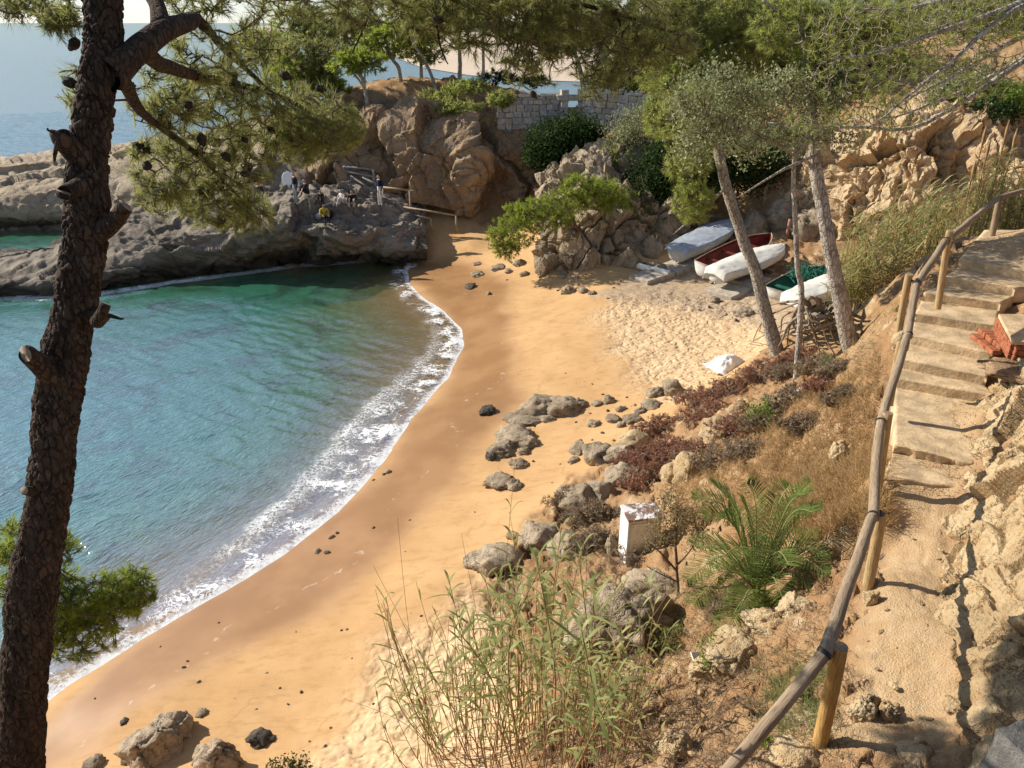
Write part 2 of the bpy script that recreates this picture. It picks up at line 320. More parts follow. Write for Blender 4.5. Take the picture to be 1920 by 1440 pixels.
FOOT1 = onl([(1130,600),(1150,560),(1250,545),(1420,565),(1450,640),(1350,695),(1285,740),(1215,725),(1165,665)])
FOOT2 = onl([(590,1440),(700,1300),(740,1230),(830,1160),(900,1090),(960,1060),(1010,1150),(980,1440)])
DIRTP = np.concatenate([onl([(1000,1440),(960,1230),(900,1090),(990,1000),(1080,900),(1180,830),(1290,755),(1400,685),(1450,645),(1560,575)])[:, :2], [(11, 24), (11, 36), (8, 37.5), (3, 36.5), (1.5, 40), (1.2, 44), (-5, 46.5), (-14, 41), (-30, 40), (-60, 60), (-40, 95), (60, 95), (60, -10), (-12, -10), (-4, 7.5), (0, 7.5)]])
YARD = onl([(1110,560),(1180,520),(1280,470),(1460,440),(1600,470),(1620,580),(1440,610),(1270,575)])
PATHP = np.concatenate([onl([(1360,1440),(1545,1380),(1620,1240),(1640,1085),(1665,930),(1680,720),(1710,620),(1770,540),(1860,440),(1920,420),(1920,520),(1880,600),(1860,720),(1830,870),(1790,950),(1770,1100),(1790,1250),(1760,1440)])[:, :2]])
def zones(x, y):
    n1 = fbm(np.stack([x*.35, y*.35, x*0], -1), 4, 3); n2 = fbm(np.stack([x*1.3, y*1.3, x*0+5], -1), 3, 9)
    foot = np.maximum(sstep(-1.0, .6, pdist(x, y, FOOT1)+n2*.7+n1*.5), sstep(-.8, .5, pdist(x, y, FOOT2)+n2*.6+n1*.4))
    wet = sstep(-.9, .5, pdist(x, y, WETP)+n1*.9)
    wet = np.maximum(wet, sstep(.03, -.02, H(x, y)))
    dirt = sstep(-.5, .5, pdist(x, y, DIRTP)+n2*.6)
    yard = sstep(-.6, .6, pdist(x, y, YARD)+n2*.6)
    path = sstep(-.2, .25, pdist(x, y, PATHP)+n2*.15)
    return foot, wet, dirt, yard, path
def rocky(x, y): return sstep(38.5, 40.5, y)*sstep(-7, -9, x)*sstep(7.0, 5.8, H(x, y))
def relief(x, y, z, zs):
    foot, wet, dirt, yard, path = zs; q = np.stack([x, y, x*0], -1)
    d = .02*fbm(q*1.2, 3, 21)*(1-wet)
    d += foot*(-.045*sstep(.1, .6, vnoise(q*3.9, 31))-.03*sstep(.15, .6, vnoise(q*5.7+3, 33))+.04*fbm(q*1.3, 3, 8))
    slope = dirt*(1-path)
    d += slope*(.24*fbm(q*.8, 5, 41)+.14*ridged(q*2.3, 4, 47)+.07*fbm(q*7, 4, 43)+.10*facet(q*2.2, 3, 1.2)[0])
    f1, f2, _ = worley(q*1.1+.4*fbm(q*2, 2, 5)[..., None], 61)
    d += path*(.03*fbm(q*1.6, 5, 51)+.012*fbm(q*9, 2, 55)-.02*sstep(.06, .0, f2-f1))
    d += yard*(.05*fbm(q*2.2, 4, 91)+.04*np.maximum(0, fbm(q*5, 2, 93)))
    sub = sstep(0, -.5, z); d += sub*.12*fbm(q*.9, 4, 71)
    return d
def Hd(x, y): z = Hs(x, y); return z+relief(x, y, z, zones(x, y))

# terrain mesh on a grid that widens with distance
th = np.radians(np.concatenate([np.linspace(-75, -47, 26)[:-1], np.linspace(-47, 47, 560), np.linspace(47, 80, 30)[1:]]))
rr = 1.2*(90/1.2)**np.linspace(0, 1, 700)
X = rr[:, None]*np.sin(th)[None]; Y = rr[:, None]*np.cos(th)[None]; Z = Hs(X, Y); zs = zones(X, Y)
# thin out: the deep sea bed is never seen
Zf = Z+relief(X, Y, Z, zs)
F = grid_faces(*X.shape)
keep = (Z.ravel()[F] > -2.6).any(1); F = F[keep][:, ::-1]
used = np.unique(F); remap = np.full(X.size, -1); remap[used] = np.arange(len(used))
TV = np.stack([X, Y, Zf], -1).reshape(-1, 3)[used]; GSD = pdist(TV[:, 0], TV[:, 1], SH[:17], False)

n = N('ground'); co = n.co(); wet, foot, dirt, yard, path = [n.attr(k) for k in ('wet', 'foot', 'dirt', 'yard', 'path')]
nb = n.noise(.7, 3, .6, co); nm = n.noise(4, 3, .65, co); nf = n.noise(45, 3, .7, co); grain = n.noise(160, 2, .6, co)
sand = n.mix(n.mapr(nb, .3, .7), (.56, .335, .15), (.64, .40, .19))
sand = n.mix(foot, sand, n.mix(n.mapr(nm, .3, .7), (.62, .43, .245), (.72, .52, .31)))
wetc = n.mix(n.mapr(nb, .35, .65), (.32, .165, .065), (.39, .21, .09))
sda = n.math('ADD', n.attr('sd'), n.math('MULTIPLY', n.noise(.55, 4, .6, co), 3.2))
swl = n.math('ABSOLUTE', n.math('SUBTRACT', n.math('FRACT', n.math('MULTIPLY', sda, .62)), .5)); swl = n.math('MULTIPLY', n.mapr(swl, 0, .055, 1, 0), n.mapr(n.noise(1.1, 3, .6, co), .45, .65))
sand = n.mix(n.math('MULTIPLY', swl, .35), sand, (.30, .18, .09)); sand = n.mix(n.mapr(n.noise(2.1, 5, .7, n.co((1, 2.2, 1))), .46, .72, 0, .6), sand, (.44, .25, .105)); sand = n.mix(n.mapr(n.noise(70, 2, .6, co), .62, .72, 0, .5), sand, (.20, .13, .08))
c = n.mix(wet, sand, wetc); c = n.mix(n.math('MULTIPLY', n.math('MULTIPLY', wet, n.mapr(n.math('ABSOLUTE', n.math('SUBTRACT', n.math('FRACT', n.math('MULTIPLY', sda, .45)), .5)), 0, .03, 1, 0)), n.mapr(n.noise(4, 3, .6, co), .54, .66, 0, .6)), c, (.62, .53, .42))
yc = n.mix(n.mapr(nm, .35, .65), (.36, .26, .17), (.50, .39, .26)); yc = n.mix(n.mapr(nf, .5, .7, 0, .7), yc, (.16, .12, .09))
c = n.mix(n.math('MULTIPLY', yard, .9), c, yc)
dc = n.mix(n.mapr(nb, .35, .65), (.38, .215, .10), (.47, .30, .155)); dc = n.mix(n.mapr(nm, .5, .72), dc, (.23, .135, .07))
dc = n.mix(n.mapr(nf, .48, .72, 0, .6), dc, (.15, .09, .05)); dc = n.mix(n.mapr(n.noise(1.6, 5, .65, co), .56, .66, 0, .85), dc, (.60, .46, .28))
c = n.mix(dirt, c, dc)
pc = n.mix(n.mapr(nm, .3, .7), (.52, .345, .18), (.61, .435, .25)); pc = n.mix(n.mapr(nf, .55, .75, 0, .5), pc, (.34, .19, .10))
pc = n.mix(n.mapr(n.noise(1.3, 4, .6, co), .52, .7, 0, .75), pc, (.50, .29, .15))
c = n.mix(path, c, pc); c = n.mix(n.attr('rocky'), c, n.mix(n.mapr(nm, .35, .65), (.22, .175, .13), (.33, .27, .20))); c = n.mix(n.mapr(grain, .5, .8, 0, .35), c, (.22, .14, .08))
steep = n.node('ShaderNodeSeparateXYZ', {0: n.node('ShaderNodeNewGeometry').outputs['Normal']}).outputs[2]
fp = n.noise(5, 1, .5, co)
h = n.math('ADD', n.math('MULTIPLY', n.mapr(fp, .3, .6), n.math('MULTIPLY', foot, .8)), n.math('MULTIPLY', grain, .06))
h = n.math('ADD', h, n.math('MULTIPLY', nf, n.math('ADD', .12, n.math('MULTIPLY', dirt, .7))))
h = n.math('MULTIPLY', h, n.math('SUBTRACT', 1, n.math('MULTIPLY', wet, .85)))
rough = n.mapr(wet, 0, 1, .95, .42)
M_GROUND = n.end(n.pbr(c, rough, n.bump(h, .9, .05), n.mapr(wet, 0, 1, .15, .45)))
at = {k: zs[i].ravel()[used] for i, k in enumerate(('foot', 'wet', 'dirt', 'yard', 'path'))}; at['sd'] = GSD; at['rocky'] = rocky(TV[:, 0], TV[:, 1])
ground = struct(link('ground', mesh('ground', TV, remap[F], [M_GROUND], None, True, at)))

# ---------------------------------------------------------------- sea
th = np.radians(np.linspace(-70, 14, 520)); rr = 8*(140/8.)**np.linspace(0, 1, 560)
X = rr[:, None]*np.sin(th)[None]; Y = rr[:, None]*np.cos(th)[None]; hz = H(X, Y)
hz = np.where((X < -61) | (Y > 91), -9, hz)
hz = np.where((Y > 66), np.minimum(hz, -1.5), hz)
dsh = pdist(X, Y, SH, False)
W = np.zeros(X.shape); SW = np.zeros(X.shape)
for s, wv in zip(SH, SHW):
    k = 1/((X-s[0])**2+(Y-s[1])**2+.3); SW += k; W += k*wv
fw = W/SW
q = np.stack([X, Y, X*0], -1); dirw = np.stack([X*.5+Y*.86, X*.86-Y*.5, X*0], -1)
amp = sstep(.1, 4, dsh)
Zw = amp*(.05*fbm(dirw*np.array([.75, .3, 1]), 3, 5)+.045*ridged(dirw*np.array([1.9, .8, 1]), 3, 15))+.05*np.exp(-((dsh-.45-.15*fbm(q*1.2, 2, 4))/.28)**2)*(dsh < 3)*(hz < .2)
Zw += .04*np.exp(-((dsh-fw*.75-.5*fbm(q*.5, 3, 14))/.35)**2)*(dsh < 5)
F = grid_faces(*X.shape); keep = (hz.ravel()[F] < .14).any(1); F = F[keep][:, ::-1]
used = np.unique(F); remap = np.full(X.size, -1); remap[used] = np.arange(len(used))
V = np.stack([X, Y, Zw], -1).reshape(-1, 3)[used]; A = {'depth': np.maximum(0, -hz).ravel()[used], 'shore': dsh.ravel()[used], 'fw': fw.ravel()[used]}
# outer ring to the horizon
R2 = np.concatenate([[139.5], 140*np.geomspace(1.3, 200, 30)]); t2 = np.radians(np.linspace(-85, 60, 120)); X2 = R2[:, None]*np.sin(t2); Y2 = R2[:, None]*np.cos(t2)
Vo = np.stack([X2, Y2, X2*0-.02], -1).reshape(-1, 3); Fo = grid_faces(*X2.shape)[:, ::-1]+len(V)
# strip right of the near fan, behind the headland
X3, Y3 = np.meshgrid(np.linspace(33, 60, 10), np.linspace(66, 139, 20), indexing='ij'); V = np.concatenate([V, Vo])
A = {k: np.concatenate([v, np.full(len(Vo), {'depth': 12., 'shore': 99., 'fw': .5}[k])]) for k, v in A.items()}
n = N('sea_water'); co = n.co(); dep = n.attr('depth'); sh = n.attr('shore'); fwa = n.attr('fw')
flat = n.co((1, 1, 0)); rot = n.node('ShaderNodeVectorRotate', {'Vector': flat, 'Angle': math.radians(32)}, rotation_type='Z_AXIS').outputs[0]
wsc = n.node('ShaderNodeVectorMath', {0: rot, 1: (1, .42, 1)}, operation='MULTIPLY').outputs[0]
w1 = n.noise(1.9, 4, .6, wsc, .3); w2 = n.noise(8.5, 3, .6, wsc, .4); w3 = n.noise(.12, 3, .5, flat)
hh = n.math('ADD', n.math('MULTIPLY', w1, .55), n.math('MULTIPLY', w2, .42))
calm = n.mapr(sh, 0, 3, .4, 1)
nrm = n.bump(hh, n.math('MULTIPLY', calm, .8), .12)
weed = n.mapr(n.noise(.42, 5, .65, flat, .8), .5, .6)
dn = n.math('DIVIDE', dep, 4.0)
body = n.ramp(dn, [(0, (.30, .27, .12)), (.08, (.18, .27, .11)), (.18, (.065, .265, .135)), (.42, (.035, .20, .145)), (1, (.045, .135, .17))])
body = n.mix(n.math('MULTIPLY', weed, n.mapr(dep, .22, .6, 0, .6)), body, (.028, .062, .042))
opac = n.math('SUBTRACT', 1, n.math('POWER', 2.718, n.math('MULTIPLY', dep, -1.15)))
tr = n.node('ShaderNodeBsdfTransparent', {'Color': (.92, .96, .92, 1)}).outputs[0]
di = n.node('ShaderNodeBsdfDiffuse', {'Color': body, 'Normal': nrm}).outputs[0]
base = n.node('ShaderNodeMixShader', {0: opac, 1: tr, 2: di}).outputs[0]
fr = n.node('ShaderNodeFresnel', {'IOR': 1.33, 'Normal': nrm}).outputs[0]
gl = n.node('ShaderNodeBsdfGlossy', {'Color': (1, 1, 1, 1), 'Roughness': .09, 'Normal': nrm}).outputs[0]
wat = n.node('ShaderNodeMixShader', {0: n.math('MULTIPLY', fr, .5), 1: base, 2: gl}).outputs[0]
# foam: bright swash edge and torn lace behind it, plus painted glint specks
wrp = n.node('ShaderNodeVectorMath', {0: flat, 1: n.node('ShaderNodeVectorMath', {0: n.noise(1.0, 2, .5, flat, col=True), 'Scale': 1.1}, operation='SCALE').outputs[0]}, operation='ADD').outputs[0]
e1 = n.math('MULTIPLY', n.math('ABSOLUTE', n.math('SUBTRACT', n.noise(1.7, 4, .55, flat, 1.6), .5)), 1.5); e2 = n.math('MULTIPLY', n.math('ABSOLUTE', n.math('SUBTRACT', n.noise(4.2, 4, .6, flat, 1.2), .5)), 1.8); fn = n.noise(1.0, 5, .65, flat); fn2 = n.noise(9, 4, .7, flat)
rel = n.math('DIVIDE', sh, fwa)
fall = n.mapr(rel, .1, 1.25, 1, 0)
thr = n.math('MULTIPLY', n.math('MULTIPLY', fall, n.mapr(fn, .42, .70)), .125)
lace = n.math('MAXIMUM', n.mapr(n.math('SUBTRACT', thr, e1), -.02, .03), n.mapr(n.math('SUBTRACT', n.math('MULTIPLY', thr, 1.1), e2), -.02, .03))
lace = n.math('MULTIPLY', lace, n.mapr(fall, 0, .5, 0, .92)); wash = n.math('MULTIPLY', n.math('MULTIPLY', n.mapr(fall, .2, 1, 0, .22), n.mapr(fn, .42, .7)), n.mapr(fn2, .3, .7))
edge = n.mapr(n.math('ADD', sh, n.math('MULTIPLY', n.math('SUBTRACT', fn2, .5), .7)), .16, .40, .96, 0)
edge = n.math('MULTIPLY', edge, n.math('MULTIPLY', n.mapr(fwa, .35, .8, .5, 1), n.mapr(n.noise(2.3, 4, .6, flat), .32, .5, .35, 1)))
band = n.math('SUBTRACT', 1, n.math('MULTIPLY', n.math('ABSOLUTE', n.math('SUBTRACT', rel, n.math('ADD', .45, n.math('MULTIPLY', fn, .5)))), 5))
band = n.math('MULTIPLY', n.mapr(band, 0, 1), n.mapr(fn2, .42, .62))
band = n.math('MULTIPLY', band, n.mapr(fwa, 1.2, 2.4, 0, .9))
glint_speck = n.math('MULTIPLY', n.mapr(n.noise(11, 3, .8, flat), .66, .71), n.mapr(sh, 1, 8, .9, 0))  # white flecks near the shore, sun glints painted into the water colour
foam = n.math('MAXIMUM', n.math('MAXIMUM', edge, n.math('MAXIMUM', wash, lace)), n.math('MAXIMUM', band, n.math('MULTIPLY', glint_speck, .5)))
far = n.mapr(w1, .74, .8); far = n.math('MULTIPLY', far, n.mapr(n.noise(.09, 3, .6, flat), .55, .7)); foam = n.math('MAXIMUM', foam, n.math('MULTIPLY', far, n.mapr(sh, 4, 12, 0, .6)))
fo = n.node('ShaderNodeBsdfDiffuse', {'Color': (.86, .87, .86, 1), 'Normal': n.bump(fn2, .6, .04)}).outputs[0]
M_SEA = n.end(n.node('ShaderNodeMixShader', {0: foam, 1: wat, 2: fo}).outputs[0])
sea = struct(link('sea', mesh('sea', V, [remap[F], Fo], [M_SEA], None, True, A)))
# ================================================================ ROCK: cliffs, shelf, banks
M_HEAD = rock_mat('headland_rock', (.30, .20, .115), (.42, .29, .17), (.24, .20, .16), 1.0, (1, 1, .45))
M_SHELF = rock_mat('shelf_rock', (.255, .215, .165), (.34, .285, .22), (.19, .165, .135), 1.0, (1, .8, 2.2), tide=True)
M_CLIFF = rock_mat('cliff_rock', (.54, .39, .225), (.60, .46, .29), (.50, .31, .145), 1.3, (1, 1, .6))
M_CREAM = rock_mat('cream_rock', (.46, .335, .185), (.53, .405, .24), (.42, .27, .13), 1.6, (1, 1, 1))
M_GREY = rock_mat('boulder_rock', (.33, .255, .17), (.42, .335, .23), (.26, .20, .135), 2.0, (1, 1, 1.5))
M_TAN = rock_mat('tan_rock', (.38, .295, .20), (.47, .375, .26), (.30, .235, .165), 1.6, (1, 1, 1.2))
M_DARKROCK = rock_mat('wet_rock', (.10, .085, .065), (.15, .13, .10), (.07, .06, .05), 2.0, (1, 1, 1.5))
SURF = []
def sheet(name, C, nu, nv, disp, mat, flat=True):
    P = catmull(C, nu); P = catmull(P.transpose(1, 0, 2), nv).transpose(1, 0, 2)
    du = np.gradient(P, axis=0); dv = np.gradient(P, axis=1); nr = np.cross(dv, du); nr /= np.linalg.norm(nr, axis=2)[..., None]+1e-9
    c = P.mean((0, 1)); 
    if (nr*(np.array([0, 0, EYE])-P)).sum(-1).mean() < 0: nr = -nr; flip = True
    else: flip = False
    P = P+nr*disp(P)[..., None]
    F = grid_faces(nu, nv); F = F if flip else F[:, ::-1]
    SURF.append((P.reshape(-1, 3), F)); return struct(link(name, mesh(name, P.reshape(-1, 3), F, [mat], None, not flat)))
def saw(x, k=.18): f = x-np.floor(x); return np.where(f < 1-k, f/(1-k), (1-f)/k)-.5
def strata(P, dirv, freq, wob, seed):
    d = np.array(dirv, float); d /= np.linalg.norm(d); return saw((P@d)*freq+wob*fbm(P*.6, 3, seed)+.25*fbm(P*2.2, 2, seed+1))
def warp(P, f, a, seed): return P+a*np.stack([fbm(P*f+k*7.7, 3, seed+k) for k in range(3)], -1)
def d_head(P):
    w = warp(P, .5, .7, 2); a, ea = facet(w*np.array([.4, .4, .2]), 12, 1.3); b_, eb = facet(w*np.array([1.0, 1.0, .55]), 15, 1.4); c, ec = facet(w*np.array([2.6, 2.6, 1.7]), 19, 1.4)
    return .95*a-.08*sstep(.05, 0, ea)+.13*b_-.03*sstep(.04, 0, eb)+.04*c-.22*sstep(.80, .97, ridged(w*np.array([.45, .45, .10]), 1, 7))+.3*fbm(P*np.array([.3, .3, .15]), 3, 3)+.12*strata(P, (-.5, .2, .9), 1.4, 1, 9)+.035*fbm(P*4, 4, 6)
def d_shelf(P):
    w = warp(P, .4, .8, 2); a, ea = facet(w*np.array([.26, .26, .6]), 22, 1.2); b_, eb = facet(w*np.array([.75, .6, 1.5]), 25, 1.3); c, ec = facet(w*np.array([2.0, 1.6, 4]), 29, 1.3)
    return .5*a-.08*sstep(.04, 0, ea)+.05*b_-.02*sstep(.03, 0, eb)+.015*c-.16*sstep(.82, .97, ridged(w*np.array([.35, .3, .5]), 1, 27))+.4*fbm(P*np.array([.25, .25, .6]), 3, 33)+.26*strata(P, (.25, -.3, 1), 1.2, 1.4, 14)+.05*strata(P, (.5, .2, 1), 3.6, 1.2, 19)+.012*fbm(P*3.5, 4, 6)
def d_cliff(P):
    w = warp(P, .8, .5, 8); a, ea = facet(w*np.array([.5, .5, .3]), 32, 1.3); b_, eb = facet(w*np.array([1.3, 1.3, .75]), 35, 1.5); c, ec = facet(w*np.array([3.2, 3.2, 2.1]), 39, 1.5)
    return .75*a-.07*sstep(.06, 0, ea)+.17*b_-.04*sstep(.05, 0, eb)+.07*c-.2*sstep(.8, .97, ridged(w*np.array([.8, .8, .3]), 1, 37))+.2*fbm(P*np.array([.5, .5, .3]), 3, 5)+.3*strata(P, (1, .2, -.55), .8, 1.0, 24)+.05*fbm(P*5, 4, 9)
def d_mid(P):
    w = warp(P, .9, .35, 8); a, ea = facet(w*np.array([.7, .7, .35]), 42, 1.1); b_, eb = facet(w*np.array([1.7, 1.7, .9]), 45, 1.2)
    return .7*a-.28*sstep(.1, 0, ea)+.22*b_-.06*sstep(.05, 0, eb)+.25*fbm(P*.6, 3, 4)+.06*fbm(P*4, 4, 9)
def d_bank(P):
    w = warp(P, 1.7, .2, 8); a, ea = facet(w*np.array([1.1, 1.1, 1.4]), 52, 1.2); b_, eb = facet(w*3.0, 55, 1.3); c, ec = facet(w*9, 59, 1.3)
    return .17*a-.05*sstep(.05, 0, ea)+.055*b_-.02*sstep(.06, 0, eb)+.016*c+.09*fbm(P*1.1, 4, 2)+.012*fbm(P*16, 3, 3)
def Dg(cols, rows): return np.array([[D(c, py, y) for c, py, y in zip(cols, r[0], r[1])] for r in rows])
def Gg(cols, rows): return np.array([[G(c, py, z) for c, py, z in zip(cols, r[0], r[1])] for r in rows])
cols = [500,545,600,660,710,770,830,885,930,985,1040,1085]
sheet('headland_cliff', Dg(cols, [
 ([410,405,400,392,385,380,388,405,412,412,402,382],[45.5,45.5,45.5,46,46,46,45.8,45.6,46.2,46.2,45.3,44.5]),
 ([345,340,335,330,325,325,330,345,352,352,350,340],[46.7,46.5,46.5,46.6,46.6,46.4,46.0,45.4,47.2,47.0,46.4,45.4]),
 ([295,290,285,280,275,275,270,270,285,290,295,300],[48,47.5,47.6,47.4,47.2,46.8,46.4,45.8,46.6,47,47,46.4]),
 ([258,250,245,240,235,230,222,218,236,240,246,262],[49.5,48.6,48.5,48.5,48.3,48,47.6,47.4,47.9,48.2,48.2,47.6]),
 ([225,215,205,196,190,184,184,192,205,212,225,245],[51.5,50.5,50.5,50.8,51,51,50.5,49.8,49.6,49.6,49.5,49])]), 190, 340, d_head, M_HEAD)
cols = [-160,0,110,220,330,450,560,640,700,745,800]
sheet('rock_shelf', Gg(cols, [
 ([580,572,566,556,540,526,513,504,497,492,486],[-.6]*11),
 ([540,533,525,508,492,480,472,470,467,472,468],[.7,.7,.8,.9,.9,.9,.9,.9,.9,.8,1.0]),
 ([505,488,472,442,436,432,436,441,434,440,452],[1.0,1.1,1.3,2.1,2.3,2.4,2.3,2.2,1.9,1.6,1.3]),
 ([490,478,466,412,406,402,406,402,402,404,430],[1.0,1.1,1.3,2.5,2.7,2.8,2.8,2.8,2.6,2.3,1.6]),
 ([478,474,464,392,385,378,374,372,374,378,404],[-.4,-.4,.2,2.4,2.9,3.1,3.1,3.1,3.0,2.8,2.0]),
 ([470,468,458,375,368,360,354,350,350,350,384],[-1,-1,-.6,2.8,3.3,3.5,3.5,3.5,3.3,3.2,2.4])]), 170, 420, lambda P: d_shelf(P)*(.5+.5*sstep(-23, -17, P[..., 0])), M_SHELF, False)
cols = [-180,-60,40,110,200,300,400,500]
sheet('outer_rocks', Gg(cols, [
 ([446,446,445,440,425,405,390,380],[-.6,-.6,-.6,-.6,-.4,.5,1.5,2.4]),
 ([410,408,404,402,392,378,362,350],[1.0,1.0,1.0,1.0,1.2,2,2.8,3.4]),
 ([365,362,358,352,345,338,328,315],[2.2,2.2,2.3,2.4,2.6,3.2,3.8,4.4]),
 ([332,328,322,316,308,300,292,280],[2.9,2.9,3.0,3.1,3.4,4,4.6,5.2]),
 ([318,308,299,290,280,268,258,246],[3.0,3.2,3.4,3.5,3.9,4.6,5.2,5.8]),
 ([316,306,297,288,276,262,250,238],[.5,.5,.5,.8,1.5,3,4,5])]), 130, 200, lambda P: d_shelf(P)*.6, rock_mat('outer_rock', (.42, .33, .225), (.50, .405, .29), (.33, .26, .18), .8, (1, .8, 2), tide=True), False)
cols = [1380,1450,1520,1590,1660,1730,1800,1860,1980]
sheet('right_cliff', Dg(cols, [
 ([485,480,475,475,475,470,460,450,440],[41,40,38,36,35,34,33.5,33,32.5]),
 ([420,410,405,400,390,370,350,340,330],[42,41,39,36.8,35.8,34.8,34.6,34.2,33.8]),
 ([370,355,340,330,315,295,280,275,275],[43,42,40,37.8,36.8,35.8,35.5,35,34.6]),
 ([330,310,290,275,255,235,213,222,235],[44.5,43.5,41.5,39.2,38,36.8,36.3,36.2,36]),
 ([290,270,250,235,220,205,190,200,212],[46.5,45.5,44,42,40.5,39,37.8,38,38]),
 ([265,245,230,215,205,196,184,190,200],[50,49,47.5,46,44.5,43,41,41.5,42])]), 220, 320, d_cliff, M_CLIFF)
cols = [1005,1035,1070,1110,1160,1210,1260,1330]
C = Dg(cols, [
 ([532,530,532,528,518,508,498,490],[36.6,36.2,35.8,36.1,36.6,37.2,38,39.5]),
 ([485,480,476,474,468,462,456,440],[37.4,36.9,36.4,36.5,37.0,37.6,38.6,40.5]),
 ([440,430,418,412,410,408,405,395],[38.6,38,37.4,37.3,37.8,38.4,39.6,41.5]),
 ([400,385,372,368,362,358,356,350],[40.4,39.8,39.1,39,39.4,40.2,41.2,43]),
 ([350,338,326,318,312,310,308,305],[43,42.4,41.6,41.2,41.6,42.2,43.4,45]),
 ([318,312,300,285,270,262,262,270],[46,45.4,44.4,44,44,44.3,45.4,47])])
sheet('cove_rocks', C, 160, 210, d_mid, rock_mat('cove_rock', (.37, .29, .195), (.46, .37, .255), (.27, .20, .13), 1.0, (1, 1, .5)))
cols = [1770,1795,1830,1875,1930,2000]                                 # rocky bank right of the path, from the path up
C = np.array([[on(c, r) for c in cols] for r in (1480, 1400, 1310, 1220, 1130, 1040, 960, 880, 800, 745)])
rise = np.array([-.10, .05, .22, .40, .58, .75])[None, :]*np.array([.9, .9, .8, .8, .9, 1, 1, 1, .9, .6])[:, None]
shift = np.array([0, .05, .1, .1, .1, .1])
off = np.array([40, 40, 30, 10, 0, 10, 20, 50, 85, 100])/1480*9         # the foot of the bank follows the path edge
C[..., 0] += np.clip(off[:, None]*np.linspace(1, .55, 6)[None], 0, 1)*.8; C[..., 2] = H(C[..., 0], C[..., 1])+rise
sheet('path_bank', C, 300, 150, d_bank, M_CREAM)

# ---------------------------------------------------------------- boulders
def ico(sub):
    b = bmesh.new(); bmesh.ops.create_icosphere(b, subdivisions=sub, radius=1); V = np.array([v.co[:] for v in b.verts]); F = np.array([[v.index for v in f.verts] for f in b.faces]); b.free(); return V, F
ICO = {k: ico(k) for k in (2, 3, 4, 5)}
def rock_shape(seed, sub=3, planes=12, rough=.12, cuts=(.55, .95)):
    V, F = ICO[sub]; r = np.random.default_rng(seed); P = V*(1+.22*fbm(V*1.2+seed*3.1, 3, seed))[:, None]
    for k in range(planes):
        nn = r.normal(size=3); nn /= np.linalg.norm(nn); d = r.uniform(*cuts); P = P-np.maximum(0, P@nn-d)[:, None]*nn*.85
    if sub > 3:
        a, ea = facet(warp(P, 1.2, .25, seed)*1.5+seed, seed, 1.2); b_, eb = facet(P*3.4+seed, seed+9, 1.3); P = P*(1+.16*a-.10*sstep(.1, 0, ea)+.05*b_-.03*sstep(.06, 0, eb))[:, None]
    return P*(1+rough*fbm(P*3.2+seed, 4, seed+5))[:, None], F
def boulder(px, py, w, h, label, seed, mat=None, dep=1.0, sub=4, rz=None, planes=10, sink=.43, name='boulder', cat='rock', group=None, lift=0, tilt=0):
    p = on(px, py); depth = p[1]*_cp+(EYE-p[2])*_sp; s = depth/FPX; sx = w*s*.55; sz = max(.02, h*s/1.75); sy = sx*dep
    P, F = rock_shape(seed, sub, planes); me = mesh(name, P*np.array([sx, sy, sz]), F, [mat or M_GREY])
    o = link(name, me, None, (p[0], p[1]+sy*.4, p[2]+sz*(1-2*sink)*.6+lift), (tilt, 0, rz if rz is not None else (seed*1.7) % .8-.4))
    return tag(o, label, cat, group)
